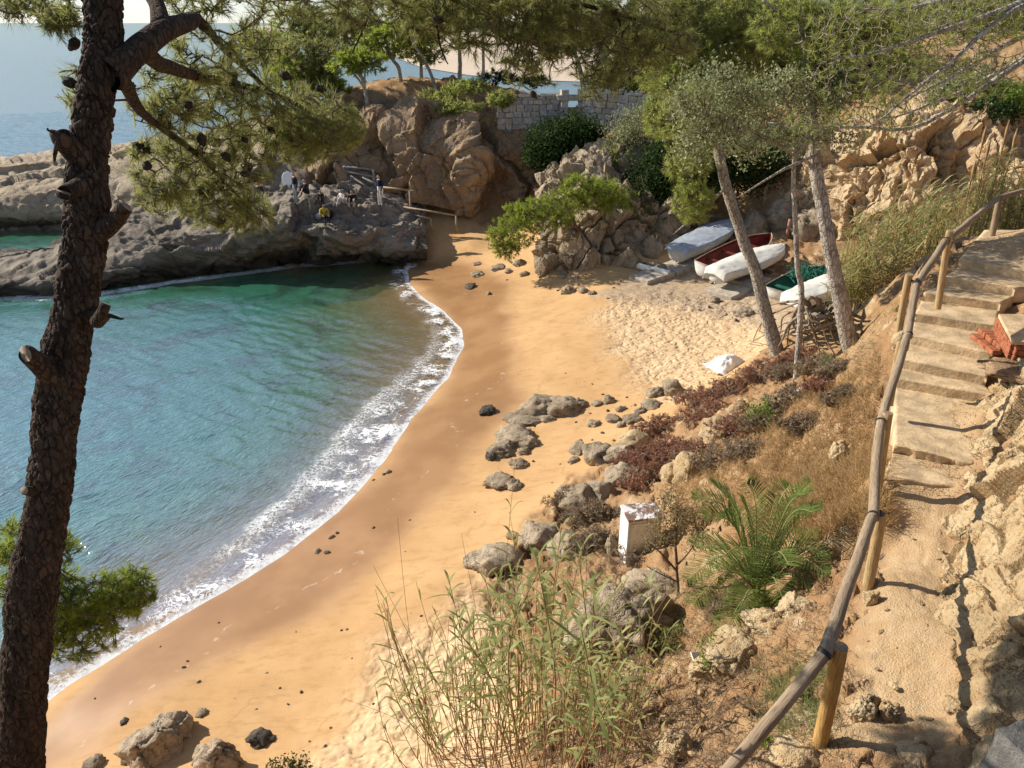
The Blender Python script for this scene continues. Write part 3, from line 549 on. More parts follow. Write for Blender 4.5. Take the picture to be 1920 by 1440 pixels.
B = [ # px, py(bottom), w, h, label, kw
 (1010,772,75,48,'largest smooth grey boulder of the pile on the open sand', dict(planes=5)),
 (1055,775,70,40,'rounded grey boulder leaning on the largest one of the sand pile', dict(planes=5)),
 (985,780,40,22,'low tan rock at the seaward foot of the boulder pile', {}),
 (1085,762,34,22,'small dark boulder at the landward end of the boulder pile', {}),
 (916,775,32,22,'lone dark wet boulder on the wet sand by the boulder pile', dict(mat=M_DARKROCK)),
 (985,792,80,16,'flat grey slab rock just below the boulder pile', dict(dep=.8)),
 (1030,790,40,14,'narrow flat stone beside the slab below the boulder pile', dict(dep=.6)),
 (965,830,75,36,'rough pitted ledge of rock half buried in wet sand', dict(mat=M_TAN)),
 (940,852,55,26,'grey seaward end block of the pitted ledge', {}),
 (990,835,50,22,'dark edged block on the landward side of the pitted ledge', {}),
 (920,862,22,20,'smooth dark stone at the tip of the pitted ledge', dict(mat=M_DARKROCK)),
 (982,850,28,14,'small grey stone beside the end of the pitted ledge', {}),
 (1006,832,14,10,'little round stone beside the pitted ledge', {}),
 (940,912,58,36,'brown slanting boulder low on the wet sand', {}),
 (962,918,34,24,'squat boulder touching the slanting boulder', {}),
 (972,876,36,16,'flat grey stone just above the slanting boulder', {}),
 (922,912,16,14,'small dark stone at the foot of the slanting boulder', {}),
 (1090,848,40,24,'pointed dark boulder on dry sand near the layered rocks', dict(planes=14)),
 (1075,866,24,12,'half buried round stone near the pointed boulder', {}),
 (1115,798,26,16,'round grey boulder alone on the sand above the layered rocks', {}),
 (1150,790,30,16,'grey stone in the short row on the upper beach', {}),
 (1165,800,22,12,'darker stone ending the short row on the upper beach', {}),
 (1140,756,26,18,'upright grey stone behind the boulder pile', dict(planes=14)),
 (1120,760,24,10,'flat brown stone beside the upright stone', {}),
 (1230,742,34,26,'brown boulder in the heap at the head of the slope', {}),
 (1262,738,48,36,'large pale angular boulder in the heap at the head of the slope', dict(planes=16)),
 (1222,765,40,22,'grey boulder at the lower edge of the slope heap', {}),
 (1200,775,26,14,'small stone beside the slope heap', {}),
 (1185,790,34,16,'broken stone on the sand under the slope heap', {}),
 (1165,770,20,12,'little brown stone in front of the slope heap', {}),
 (1125,865,62,40,'layered pale rock lying at the foot of the red shrubs', dict(mat=M_TAN, planes=6)),
 (1160,862,52,40,'second hump of the layered pale rock', dict(mat=M_TAN, planes=6)),
 (1195,838,60,40,'whitish rock rising between layered rock and red shrubs', dict(mat=M_CREAM)),
 (1170,905,70,52,'tan boulder below the red shrubs', dict(mat=M_TAN)),
 (1262,905,56,72,'tall cream rock standing out of the red shrubs', dict(mat=M_CREAM, planes=16)),
 (1090,950,80,56,'brown shaggy boulder above the reeds', {}),
 (1130,935,60,50,'pale ridge boulder behind the white cabinet', dict(mat=M_TAN)),
 (1060,930,30,34,'weathered block at the seaward end of the rock ridge', {}),
 (1010,1020,80,64,'big tan boulder at the top of the reeds', dict(mat=M_TAN)),
 (925,1072,105,62,'wide tan boulder lying on the sand at the reeds', dict(mat=M_TAN, planes=7)),
 (960,1010,26,22,'whitish pointed stone behind the wide tan boulder', dict(mat=M_CREAM)),
 (990,990,24,26,'second whitish pointed stone behind the wide tan boulder', dict(mat=M_CREAM)),
 (1070,1040,80,60,'brown boulder between reeds and white cabinet', {}),
 (1145,1035,26,56,'slim upright rock touching the white cabinet', dict(mat=M_TAN)),
 (1160,1230,190,170,'broad grey slab of rock running down beside the reeds', dict(planes=5, dep=.9, sink=.42, sub=5, mat=M_TAN)),
 (1225,1130,110,70,'tan rock shoulder above the grey slab', dict(mat=M_TAN, sink=.42)),
 (1385,1245,120,50,'cream outcrop below the palm', dict(mat=M_CREAM, sink=.5, sub=5)),
 (1330,1265,70,40,'cream outcrop beside the white litter', dict(mat=M_CREAM, sink=.5, sub=5)),
 (1450,1180,90,44,'cream outcrop between palm and handrail', dict(mat=M_CREAM, sink=.5, sub=5)),
 (1500,1150,80,40,'pale rock poking from the dirt under the handrail', dict(mat=M_CREAM, sink=.5, sub=5)),
 (1570,1035,42,34,'orange tinted stone between palm and handrail', dict(mat=M_CREAM)),
 (1600,1010,40,36,'white stone next to the orange tinted stone', dict(mat=M_CREAM)),
 (1632,1130,26,46,'cream stone at the foot of the second handrail post', dict(mat=M_CREAM)),
 (1385,775,40,34,'cream rock face above the green bush', dict(mat=M_CREAM)),
 (1350,820,60,60,'orange brown rock under the red shrubs', dict(mat=M_CREAM)),
 (1290,900,60,70,'shadowed cream rock behind the palm shrubs', dict(mat=M_CREAM)),
 (1580,860,44,60,'pale ribbed rock under the fence', dict(mat=M_CREAM, sink=.5, sub=5)),
 (1270,1420,60,60,'pale split rock beside the handrail foot slope', dict(mat=M_CREAM, sink=.5, sub=5)),
 (1500,1440,90,28,'flat round cream stone at the bottom of the path', dict(mat=M_CREAM)),
 (1620,1345,50,50,'crumbling white rock rib in the path', dict(mat=M_CREAM, sink=.5, sub=5)),
 (1640,1330,34,60,'upper crumbling white rock rib in the path', dict(mat=M_CREAM, sink=.5, sub=5)),
 (1668,1345,40,50,'split white stone beside the rock rib in the path', dict(mat=M_CREAM, sink=.5, sub=5)),
 (1720,1430,70,40,'white stone at the near edge of the path', dict(mat=M_CREAM, sink=.5, sub=5)),
 (270,1430,110,100,'large brown rock on the near beach with a rough ridge', dict(sub=5, planes=16, mat=M_TAN)),
 (325,1385,80,80,'upper half of the near beach rock pair', dict(sub=5, planes=16, mat=M_TAN)),
 (398,1450,95,95,'pointed tan rock beside the large near beach rock', dict(sub=5, planes=14, mat=M_TAN)),
 (485,1396,48,30,'dark split stone lying on the shaded near sand', dict(mat=M_DARKROCK)),
 (172,1442,42,24,'low grey rock cut by the bottom of the near beach', {}),
 (233,1356,16,9,'small dark stone left of the large near beach rock', dict(mat=M_DARKROCK)),
 (375,1342,22,9,'flat pale stone beside the large near beach rock', {}),
 (935,506,30,16,'grey boulder in the far corner of the sand', {}),
 (897,516,28,13,'dark boulder seaward of the far corner boulder', {}),
 (882,540,24,12,'wet stone group on the far wet sand', dict(mat=M_DARKROCK)),
 (917,552,12,8,'little pale stone on the far wet sand', {}),
 (895,497,16,8,'small grey stone on the far dry sand', {}),
 (955,510,20,9,'flat stone beside the far corner boulder', {}),
 (975,498,26,18,'boulder at the toe of the cove rocks', {}),
 (985,516,20,12,'small boulder under the cove rocks', {}),
 (1065,550,26,18,'round boulder on the sand below the cove rocks', {}),
 (1095,548,20,13,'second round boulder below the cove rocks', {}),
 (1080,522,20,12,'angular boulder beneath the smooth cove rock', {}),
 (1055,520,16,9,'little angular boulder beneath the cove rock', {}),
 (1110,552,18,10,'third round boulder below the cove rocks', {}),
 (1235,510,60,26,'boulder beside the upper boat ramp', {}),
 (1395,590,40,18,'pale slab of rock on the sand below the boats', dict(mat=M_TAN)),
 (1430,585,36,18,'pale rock beside the slab below the boats', dict(mat=M_TAN)),
 (1340,566,24,14,'stone at the foot of the lower boat ramp', {}),
 (1180,500,50,56,'brown boulder in the shade under the cove shrubs', {}),
 (1225,480,44,50,'shaded boulder behind the upper boat ramp', {}),
 (1420,440,80,70,'big shaded boulder behind the boats', {}),
 (1520,440,70,80,'grey leaning boulder at the cliff foot behind the boats', {}),
 (1470,420,70,70,'shaded boulder at the back of the boat yard', {}),
]
for i, (px, py, w, h, lab, kw) in enumerate(B): boulder(px, py, w, h, lab, 100+i, **kw)
# pebbles and little stones scattered on the beach
peb = [mesh('beach_stone', rock_shape(900+k, 2, 8)[0]*np.array([1, .8, .55]), ICO[2][1], [M_GREY if k % 2 else M_DARKROCK]) for k in range(6)]
sp = [(345,1252,9),(372,1278,9),(352,1240,6),(300,1213,6),(178,1310,5),(500,1262,6),(565,1297,7),(440,1310,4),(525,1290,5),(620,1365,7),(410,1168,5),(595,1035,18),(614,1036,14),(622,1008,14),(632,1000,9),(728,885,16),(720,890,8),(768,975,6),(700,990,8),(555,1185,5),(640,1182,5),(650,1180,6),(790,1155,6),(770,1150,4),(760,1035,4),(700,900,7),(1130,812,8),(1110,825,6),(1180,815,8),(1150,825,6),(1140,770,8),(1105,775,7),(1080,792,6),(1175,745,7),(1130,740,6),(1190,760,9),(1205,788,8),(1060,700,4),(1110,720,4),(1050,870,5),(1000,865,6),(1035,905,4),(950,1040,5),(890,960,4),(1046,545,6),(1012,525,6),(1005,500,7),(950,525,6),(1030,540,5),(1150,540,7),(1140,560,6),(1360,590,9),(1380,600,8),(1450,600,10),(1330,575,7),(1310,580,6),(960,493,6),(1010,515,7),(700,1320,6),(660,1235,5),(540,1320,5),(480,1330,6),(610,1400,9),(580,1390,6)]
for i, (px, py, w) in enumerate(sp):
    p = on(px, py); s = (p[1]*_cp+(EYE-p[2])*_sp)/FPX*w*.55
    tag(link('beach_stone', peb[i % 6], None, (p[0], p[1], p[2]+s*.12), (0, 0, i*1.3), (s, s, s)), ('dark' if i % 2 == 0 else 'grey')+' little stone on '+('the near beach sand' if py > 1150 else 'wet sand by the foam' if px < 800 else 'the far sand corner below the cove rocks' if py < 570 and px < 1200 else 'sand below the boats' if py < 620 else 'sand between boulder pile and slope heap'), 'stone', 'small stones scattered on the beach')
# loose stones on slope and path
lst = mesh('slope_stone', rock_shape(950, 2, 9)[0]*np.array([1, .8, .6]), ICO[2][1], [M_CREAM])
r = np.random.default_rng(5)
sl = [(r.uniform(1380, 1640), r.uniform(900, 1420)) for k in range(30)]+[(r.uniform(1600, 1800), r.uniform(960, 1420)) for k in range(26)]+[(r.uniform(1180, 1330), r.uniform(1180, 1430)) for k in range(22)]
for i, (px, py) in enumerate(sl):
    p = on(px, py); s = r.uniform(.012, .05)
    tag(link('slope_stone', lst, None, (p[0], p[1], p[2]+s*.3), (r.uniform(-.4, .4), 0, i*1.1), (s*1.3, s, s)), 'small cream stone lying loose on '+('the dirt path beside the handrail' if 30 <= i < 56 else 'the dirt slope under the handrail' if i < 30 else 'dark soil between reeds and handrail'), 'stone', 'loose stones on the dirt')

# ---------------------------------------------------------------- far shore behind the headland
n = N('far_sand'); M_FARSAND = n.end(n.pbr(n.mix(n.noise(.02, 3), (.55, .43, .31), (.68, .55, .42)), .9))
pts = G(np.array([455, 560, 640, 720, 790, 880, 1000, 1180, 1400, 1400, 1180, 950, 760, 640, 560, 455]), np.array([55, 60, 72, 100, 126, 141, 150, 156, 158, 78, 70, 62, 56, 52, 49, 48]), np.array([.05]*9+[2.5]*7))
b = bmesh.new(); vs = [b.verts.new(p) for p in pts]; b.faces.new(vs); bmesh.ops.triangulate(b, faces=b.faces[:]); me = bpy.data.meshes.new('far_beach'); b.to_mesh(me); b.free(); me.materials.append(M_FARSAND)
struct(link('far_beach', me))
n = N('far_hill'); M_HILL = n.end(n.pbr(n.mix(n.mapr(n.noise(.012, 5), .4, .6), (.10, .13, .09), (.26, .24, .19)), .95))
a = np.linspace(-.30, .75, 160); rad = np.array([900, 1000, 1150, 1400.]); 
hh_ = np.maximum(0, 16+26*fbm(np.stack([a*9, a*0, a*0], -1), 4, 3))*sstep(-.30, -.12, a)+60*sstep(.0, .6, a)
Vh = np.stack([np.stack([r_*np.sin(a), r_*np.cos(a), np.full(160, -1.)+hh_*k], -1) for r_, k in zip(rad, (0, .5, .9, 1.0))]); struct(link('far_hills', mesh('far_hills', Vh.reshape(-1, 3), grid_faces(4, 160)[:, ::-1], [M_HILL])))
# ================================================================ STAIRS, HANDRAIL, WALLS
M_CONC = plain_mat('worn_concrete', (.57, .42, .25), .92, .35, 3.5, .8, .015, .12)
M_BRICK = plain_mat('red_brick', (.36, .13, .065), .9, .5, 14, .4, .01, .15)
M_GREYWALL = plain_mat('grey_render', (.17, .16, .145), .9, .35, 7, .6, .02, .15)
ST = [((1655,894),(1806,915),6.42),((1678,833),(1826,868),6.57),((1680,708),(1868,742),6.74),((1690,672),(1852,705),6.91),((1706,627),(1862,662),7.08),((1716,586),(1868,610),7.25),((1732,548),(1878,566),7.42),((1772,518),(1905,538),7.60),((1798,486),(1990,520),7.77)]
LR = [(G(*a, z), G(*b_, z), z) for a, b_, z in ST]
st = thing('concrete_stairs', LR[0][0]*.5+LR[0][1]*.5, 'worn sandy concrete steps climbing beside the log handrail', 'stairs'); o0 = np.array(st.location)
for k, (Lf, Rf, z) in enumerate(LR):
    if k < len(LR)-1: Lb, Rb = LR[k+1][0].copy(), LR[k+1][1].copy()
    else: Lb, Rb = G(1845, 432, z), G(2080, 432, z)
    ba = (Lb+Rb)/2-(Lf+Rf)/2; ba[2] = 0; ba /= np.linalg.norm(ba)
    Lb, Rb = Lb+ba*.06, Rb+ba*.06; nu, nv = 26, 14 if k not in (1, 8) else 30
    u = np.linspace(0, 1, nu)[:, None, None]; v = np.linspace(0, 1, nv)[None, :, None]
    top = (Lf*(1-u)+Rf*u)*(1-v)+(Lb*(1-u)+Rb*u)*v; top[..., 2] = z
    fb = fbm(top*2.2, 4, 60+k); top[..., 2] += .008*fb; top[:, 0, 2] -= .008+.012*np.abs(fbm(top[:, 0]*8, 3, 7)); 
    top[:, 0, :2] -= ba[:2]*(.014*fbm(top[:, 0]*4.5, 4, 5))[:, None]
    fr = np.stack([top[:, 0]-np.array([0, 0, d])-np.array([*ba[:2], 0])*(.012*fbm(top[:, 0]*5+d*9, 2, 3))[:, None] for d in (.24, .16, .08, .012)], 1)
    if k == 1:
        fr[:, 1:3, :2] += ba[:2]*.10*np.abs(fbm(fr[:, 1:3]*7, 2, 2))[..., None]
    V = np.concatenate([fr, top], 1); sk = V.copy()
    side = np.stack([V[0]-np.array([0, 0, .3]), V[-1]-np.array([0, 0, .3])])
    VV = np.concatenate([side[:1], V, side[1:]], 0)
    link('step', mesh('step', VV.reshape(-1, 3)-o0, grid_faces(*VV.shape[:2])[:, ::-1], [M_CONC]), st)
# brick edging and the little brick stair on the right
def brick_at(parent, c, rz, s=(.24, .115, .06), tilt=0):
    o = link('brick', BRICK, parent, np.asarray(c)-np.array(parent.location), (tilt, 0, rz), (s[0], s[1], s[2])); return o
V, F = box_vf((0, 0, 0), (1, 1, 1)); BRICK = bevel_mesh(mesh('brick', V, F, [M_BRICK], None, False), .06, 1)
pb = G(1858, 640, 7.32); bs = thing('brick_edging', pb-np.array([0, 0, .15]), 'broken orange brick edging beside the sandy steps', 'bricks')
L0, L1 = G(1826, 634, 7.13), G(1868, 668, 7.13); ang = math.atan2(L1[1]-L0[1], L1[0]-L0[0]); nb_ = np.array([-math.sin(ang), math.cos(ang), 0])
for row in range(2):
    for q in range(3): brick_at(bs, L0+(L1-L0)*((q+.5)/3)+np.array([0, 0, .05+.095*row])+nb_*(.10*row), ang+rng.uniform(-.06, .06), (np.linalg.norm(L1-L0)/3*.93, .16, .085))
ws = thing('brick_platform', G(1905, 610, 7.35), 'raised brick step with sandy concrete top right of the stairs', 'step')
o0 = np.array(ws.location); tl = [G(1872, 588, 7.62), G(1900, 640, 7.62), G(2010, 645, 7.62), G(1985, 590, 7.62)]
V = np.array(tl+[p-np.array([0, 0, .06]) for p in tl]); link('slab', bevel_mesh(mesh('slab', V-o0, np.array([[3, 2, 1, 0], [4, 5, 6, 7], [0, 1, 5, 4], [1, 2, 6, 5], [2, 3, 7, 6], [3, 0, 4, 7]]), [M_CONC], None, False), .01), ws)
for row in range(3):
    for a_, b_ in ((tl[0], tl[1]), (tl[1], tl[2])):
        L = np.linalg.norm(b_-a_); m = int(L/.25)+1; ang = math.atan2(b_[1]-a_[1], b_[0]-a_[0])
        for q in range(m):
            t = (q+.5)/m; brick_at(ws, a_*(1-t)+b_*t-np.array([0, 0, .11+row*.085])+np.array([.07, .05, 0]), ang, (L/m*.94, .11, .075))
fs = G(1900, 700, 7.3); tag(link('flat_stone', mesh('flat_stone', rock_shape(77, 4, 12)[0]*np.array([.55, .45, .1]), ICO[4][1], [rock_mat('brown_stone', (.36, .22, .12), (.42, .28, .16), (.28, .17, .1), 2)]), None, fs, (0.1, 0.05, .4)), 'broad flat brown stone topping the bank beside the steps', 'stone')
# grey rendered block close at hand, lower right corner
p = D(1935, 1420, 3.6); V, F = box_vf((0, 0, 0), (.9, .5, 1.6)); me = mesh('grey_block', V, F, [M_GREYWALL], None, False)
b = bmesh.new(); b.from_mesh(me); bmesh.ops.subdivide_edges(b, edges=b.edges[:], cuts=14, use_grid_fill=True); b.to_mesh(me); b.free()
Vn = np.array([v.co[:] for v in me.vertices]); Vn += .05*np.stack([fbm(Vn*3, 3, k) for k in (1, 2, 3)], -1); me.vertices.foreach_set('co', Vn.astype(np.float32).ravel())
tag(link('grey_block', me, None, (p[0]+.22, p[1], p[2]-.72), (0, .12, .35)), 'rough grey rendered block beside the near end of the path', 'block')

# ---------------------------------------------------------------- log handrail
def wood(name, c0, c1, sc=(9, 9, .8)):
    n = N(name); co = n.co(sc, 'obj'); a = n.noise(2, 4, .6, co); k = n.noise(9, 4, .7, co)
    c = n.mix(n.mapr(a, .3, .7), c0, c1); c = n.mix(n.mapr(k, .48, .68, 0, .75), c, tuple(v*.42 for v in c0)); return n.end(n.pbr(c, .85, n.bump(k, .7, .012), .15))
M_POST = wood('yellow_pine', (.45, .255, .075), (.55, .345, .125)); M_POSTG = wood('weathered_pine', (.42, .27, .12), (.50, .36, .19)); M_RAIL = wood('grey_log', (.27, .195, .125), (.38, .285, .19)); M_END = wood('log_end', (.24, .17, .10), (.40, .31, .2), (20, 20, 20)); M_STRAP = plain_mat('strap', (.03, .03, .03), .5)
JO = [D(1180, 1680, 3.9), D(1546, 1224, 4.88), D(1637, 968, 7.1), D(1650, 792, 8.95), D(1703, 628, 10.5), D(1719, 532, 11.4), D(1773, 452, 12.9), D(1872, 372, 16.9), D(2020, 330, 18.6)]
POSTS = [((1575,1212),(1545,1368),4.92,.062,M_POST),((1650,964),(1634,1086),7.2,.06,M_POSTG),((1666,774),(1650,905),9.0,.06,M_POSTG),((1690,640),(1674,730),10.6,.055,M_POSTG),((1705,514),(1686,620),11.5,.055,M_POSTG),((1782,432),(1767,542),13,.055,M_POSTG),((1875,368),(1861,445),17.0,.065,M_RAIL)]
fe = thing('log_handrail', D(1545, 1368, 4.92), 'round log handrail on wooden posts along the dirt path', 'handrail'); o0 = np.array(fe.location)
def log_mesh(name, A, B_, r0, r1, m, sides=24, seg=30, seed=0):      # built along local Z so that the grain runs with the log
    L = np.linalg.norm(B_-A); P = np.zeros((seg, 3)); P[:, 2] = np.linspace(0, L, seg); P[1:-1, :2] += .014*np.stack([fbm(P[1:-1]*.9+seed, 2, k+seed) for k in (1, 2)], -1)
    V, q, tr = tube(P, np.linspace(r0, r1, seg), sides); c = np.repeat(P, sides, 0); dv = V[:-2]-c; a = np.arctan2(dv[:, 1], dv[:, 0])
    gr = np.stack([np.cos(a)*3, np.sin(a)*3, V[:-2, 2]*.9], -1); V[:-2] = c+dv*(1+.05*fbm(gr+seed, 4, seed)-.10*sstep(.86, .99, ridged(gr*1.6+seed*3, 1, seed+3)))[:, None]
    mb = MB(); mb.add(V, q, 0); mb.T.append(tr); mb.tm.append(np.full(len(tr), 1)); me = mb.build(name, [m, M_END], True)
    if hasattr(me, 'set_sharp_from_angle'): me.set_sharp_from_angle(angle=.9)
    return me
def log(name, A, B_, r0, r1, m, seed):
    o = link(name, log_mesh(name, A, B_, r0, r1, m, seed=seed), fe, A-o0); o.rotation_euler = Vector(B_-A).to_track_quat('Z', 'Y').to_euler(); return o
for k, (t_, b_, y, r0, m) in enumerate(POSTS):
    T_, B_ = D(*t_, y), D(*b_, y); B_ = np.array([T_[0]*.3+B_[0]*.7, B_[1], B_[2]]); B2 = B_-(T_-B_)*.35
    log('post', B2, T_, r0*1.05, r0, m, k)
for k in range(len(JO)-1):
    A, B_ = JO[k], JO[k+1]; d = (B_-A)/np.linalg.norm(B_-A); log('rail', A-d*.03, B_+d*.03, .058, .055, M_RAIL, 20+k)
for j, pi in ((1, 0), (2, 1), (3, 2), (4, 3), (5, 4), (6, 5), (7, 6)):
    T_ = D(*POSTS[pi][0], POSTS[pi][2]); A = JO[j]; V, q, tr = tube(np.array([A, T_*.5+A*.5-np.array([0, 0, .03]), np.array([T_[0], T_[1], A[2]])])-A, [.02]*3, 8); mb = MB(); mb.add(V, q); mb.T.append(tr); mb.tm.append(np.zeros(len(tr)))
    d = JO[j]-JO[j-1]; d /= np.linalg.norm(d); V, q, tr = tube(np.array([-d*.02, d*.02]), [.064]*2, 18, False); mb.add(V, q)
    link('strap', mb.build('strap', [M_STRAP]), fe, A-o0)
ps = on(1688, 655); tag(link('post_footing', mesh('post_footing', rock_shape(78, 3, 8)[0]*np.array([.17, .15, .2]), ICO[3][1], [M_CREAM]), None, D(1690, 640, 11.45)), 'cream stone footing under the handrail post at the stairs', 'stone')

# ---------------------------------------------------------------- masonry walls on the headland
M_MORTAR = plain_mat('mortar', (.33, .30, .26), .95, .3, 6); M_STONES = [plain_mat('wall_stone', c, .9, .3, 5, .5, .02, .15) for c in ((.46, .43, .38), (.38, .36, .33), (.52, .47, .40), (.42, .37, .30))]
def stone_meshes():
    r = np.random.default_rng(4); out = []
    for k in range(8):
        V, F = box_vf((0, 0, 0), (1, 1, 1)); V = V+r.uniform(-.09, .09, V.shape); out.append(bevel_mesh(mesh('stone', V, F, [M_STONES[k % 4]], None, False), .10, 2))
    return out
STM = stone_meshes()
def stone_wall(A, B_, h, ch, label, thick=.5, cope=True, seed=1, name='stone_wall', ragged=0):
    r = np.random.default_rng(seed); w = thing(name, (A+B_)/2, label, 'wall'); o0 = np.array(w.location); d = B_-A; L = np.hypot(d[0], d[1]); ang = math.atan2(d[1], d[0]); slope = d[2]/L
    t = np.array([math.cos(ang), math.sin(ang), 0]); nn = np.array([t[1], -t[0], 0])      # nn faces the camera side
    mb = MB(); V = np.array([A-nn*0, B_, B_-nn*thick, A-nn*thick]); V = np.concatenate([V-np.array([0, 0, .6]), V+np.array([0, 0, h])]); mb.add(V, [[0, 3, 2, 1], [4, 5, 6, 7], [0, 1, 5, 4], [1, 2, 6, 5], [2, 3, 7, 6], [3, 0, 4, 7]]); link('mortar_core', mb.build('mortar_core', [M_MORTAR], False, o0), w)
    z = 0
    while z < h-.05:
        hh = min(ch*r.uniform(.8, 1.25), h-z); hh = h-z if h-z-hh < .12 else hh; s = -r.uniform(0, .3)
        while s < L-.05:
            ww = r.uniform(.9, 2.0)*ch; a0, a1 = max(s, 0), min(s+ww, L)
            if a1-a0 > .08:
                c = A+t*(a0+a1)/2+np.array([0, 0, slope*(a0+a1)/2+z+hh/2])+nn*r.uniform(-.03, .03)
                link('stone', STM[r.integers(8)], w, c-o0, (r.uniform(-.03, .03), r.uniform(-.04, .04), ang), ((a1-a0)*.97, .22, hh*.95))
            s += ww
        z += hh
    if cope:
        m = max(2, int(L/1.1)); 
        for q in range(m):
            c = A+d*((q+.5)/m)+np.array([0, 0, h+.07])-nn*thick*.45; link('coping_slab', STM[2], w, c-o0, (0, 0, ang), (L/m*.985, thick+.22, .15))
    return w
stone_wall(D(932, 244, 48.1), D(1050, 240, 48.1), 1.75, .33, 'rubble stone wall on top of the shaded headland cliff', seed=3)
stone_wall(D(1092, 246, 47.2), D(1240, 262, 45.2), 2.15, .34, 'pale stone wall with coping right of the gateway', seed=5)
gt = thing('stone_gateway', D(1072, 226, 47.9), 'small stone gateway with lintel between the two headland walls', 'gateway'); o0 = np.array(gt.location)
for px in (1057, 1090):
    c = D(px, 226, 47.8)
    for k in range(5): link('stone', STM[k % 8], gt, c+np.array([0, 0, .18+.33*k])-o0, (0, 0, .05*k), (.42, .5, .34))
link('lintel', STM[3], gt, D(1073, 183, 47.8)-o0, (0, 0, 0), (1.7, .6, .3))
gr = thing('pipe_handrail', D(1100, 240, 46.5), 'thin white pipe rail sloping below the pale stone wall', 'rail'); o0 = np.array(gr.location); M_WHITE = plain_mat('white_paint', (.74, .73, .70), .6, .15); mb = MB(); add_tube(mb, [D(1098, 237, 46.4)-o0, D(1166, 246, 45.2)-o0], .045, 8); link('pipe', mb.build('pipe', [M_WHITE]), gr)
for px, py, y in ((1110, 238.5, 46.2), (1155, 244.5, 45.4)): mb = MB(); c = D(px, py, y)-o0; add_tube(mb, [c, c-np.array([0, 0, 1.0])], .03, 6); link('post', mb.build('post', [M_WHITE]), gr)

# ---------------------------------------------------------------- timber stair rails on the shaded rocks
M_TIMBER = plain_mat('old_timber', (.40, .30, .19), .85, .3); M_TIMBERD = plain_mat('grey_timber', (.26, .26, .27), .85, .3)
def bars(name, pts, segs, r0, label, mat, posts):
    t = thing(name, pts[0], label, 'railing'); o0 = np.array(t.location)
    for a_, b_ in segs: mb = MB(); add_tube(mb, [pts[a_]-o0, pts[b_]-o0], r0, 6); link('bar', mb.build('bar', [mat]), t)
    for a_, ln in posts: mb = MB(); add_tube(mb, [pts[a_]-o0, pts[a_]-o0-np.array([0, 0, ln])], r0*1.15, 6); link('post', mb.build('post', [mat]), t)
    return t
y = 45.0
bars('timber_railing', [D(718, 351, y), D(768, 357, 44.6), D(768, 410, 44.6), D(715, 376, y), D(755, 388, 44.3), D(855, 404, 43.6), D(770, 402, 44.3), D(808, 410, 43.9), D(808, 420, 43.9)], [(0, 1), (3, 4), (4, 5), (6, 7)], .055, 'pale timber railing stepping down the rocks to the sand', M_TIMBER, [(0, 1.0), (1, 1.9), (5, 1.0), (7, .6)])
bars('grey_railing', [D(642, 320, 46.4), D(708, 333, 45.8), D(644, 312, 46.4), D(700, 318, 46.0), D(658, 330, 46), D(708, 364, 45.3), D(680, 332, 45.9), D(718, 352, 45.3)], [(0, 1), (2, 3), (4, 5), (6, 7)], .06, 'grey weathered railing of the stair in the cliff shade', M_TIMBERD, [(2, 1.2), (3, 1.2), (4, .9), (7, 1.0)])
fs_ = thing('rock_stair', D(690, 365, 45.4), 'narrow stone stair between the grey railings on the rocks', 'stairs'); o0 = np.array(fs_.location)
for k in range(9):
    c = D(655+7.5*k, 345+4.2*k, 46.3-.13*k); link('step', STM[k % 8], fs_, c-o0-np.array([0, 0, .1]), (0, 0, .2), (1.0, .5, .22))
# concrete boat ramps
def ramp(px0, py0, px1, py1, w, z0, z1, label, seed):
    A, B_ = G(px0, py0, z0), G(px1, py1, z1); t = thing('boat_ramp', A, label, 'ramp'); d = B_-A; ang = math.atan2(d[1], d[0]); L = np.linalg.norm(d); tl = math.asin(d[2]/L); r = np.random.default_rng(seed); m = max(2, int(L/1.2))
    for k in range(m):
        c = d*((k+.5)/m); V, F = box_vf((0, 0, 0), (L/m*.97, w*r.uniform(.9, 1.05), .42)); V += r.uniform(-.04, .04, V.shape); link('slab', bevel_mesh(mesh('slab', V, F, [M_SLAB], None, False), .035), t, c-np.array([0, 0, .08]), (0, -tl, ang))
M_SLAB = plain_mat('ramp_concrete', (.47, .40, .32), .9, .3, 4, .6, .03, .15)
ramp(1196, 528, 1300, 492, 1.35, 1.45, 1.75, 'stepped concrete ramp under the grey covered boat', 3)
ramp(1345, 556, 1420, 520, 1.5, 1.5, 1.9, 'broken concrete ramp under the white covered boat', 6)
pl = thing('beam', G(1225, 505, 1.75), 'white painted beam lying across the upper boat ramp', 'beam'); V, F = box_vf((0, 0, 0), (1.7, .22, .2)); link('timber', bevel_mesh(mesh('timber', V, F, [M_WHITE], None, False), .02), pl, (0, 0, 0), (0, 0, -.75))
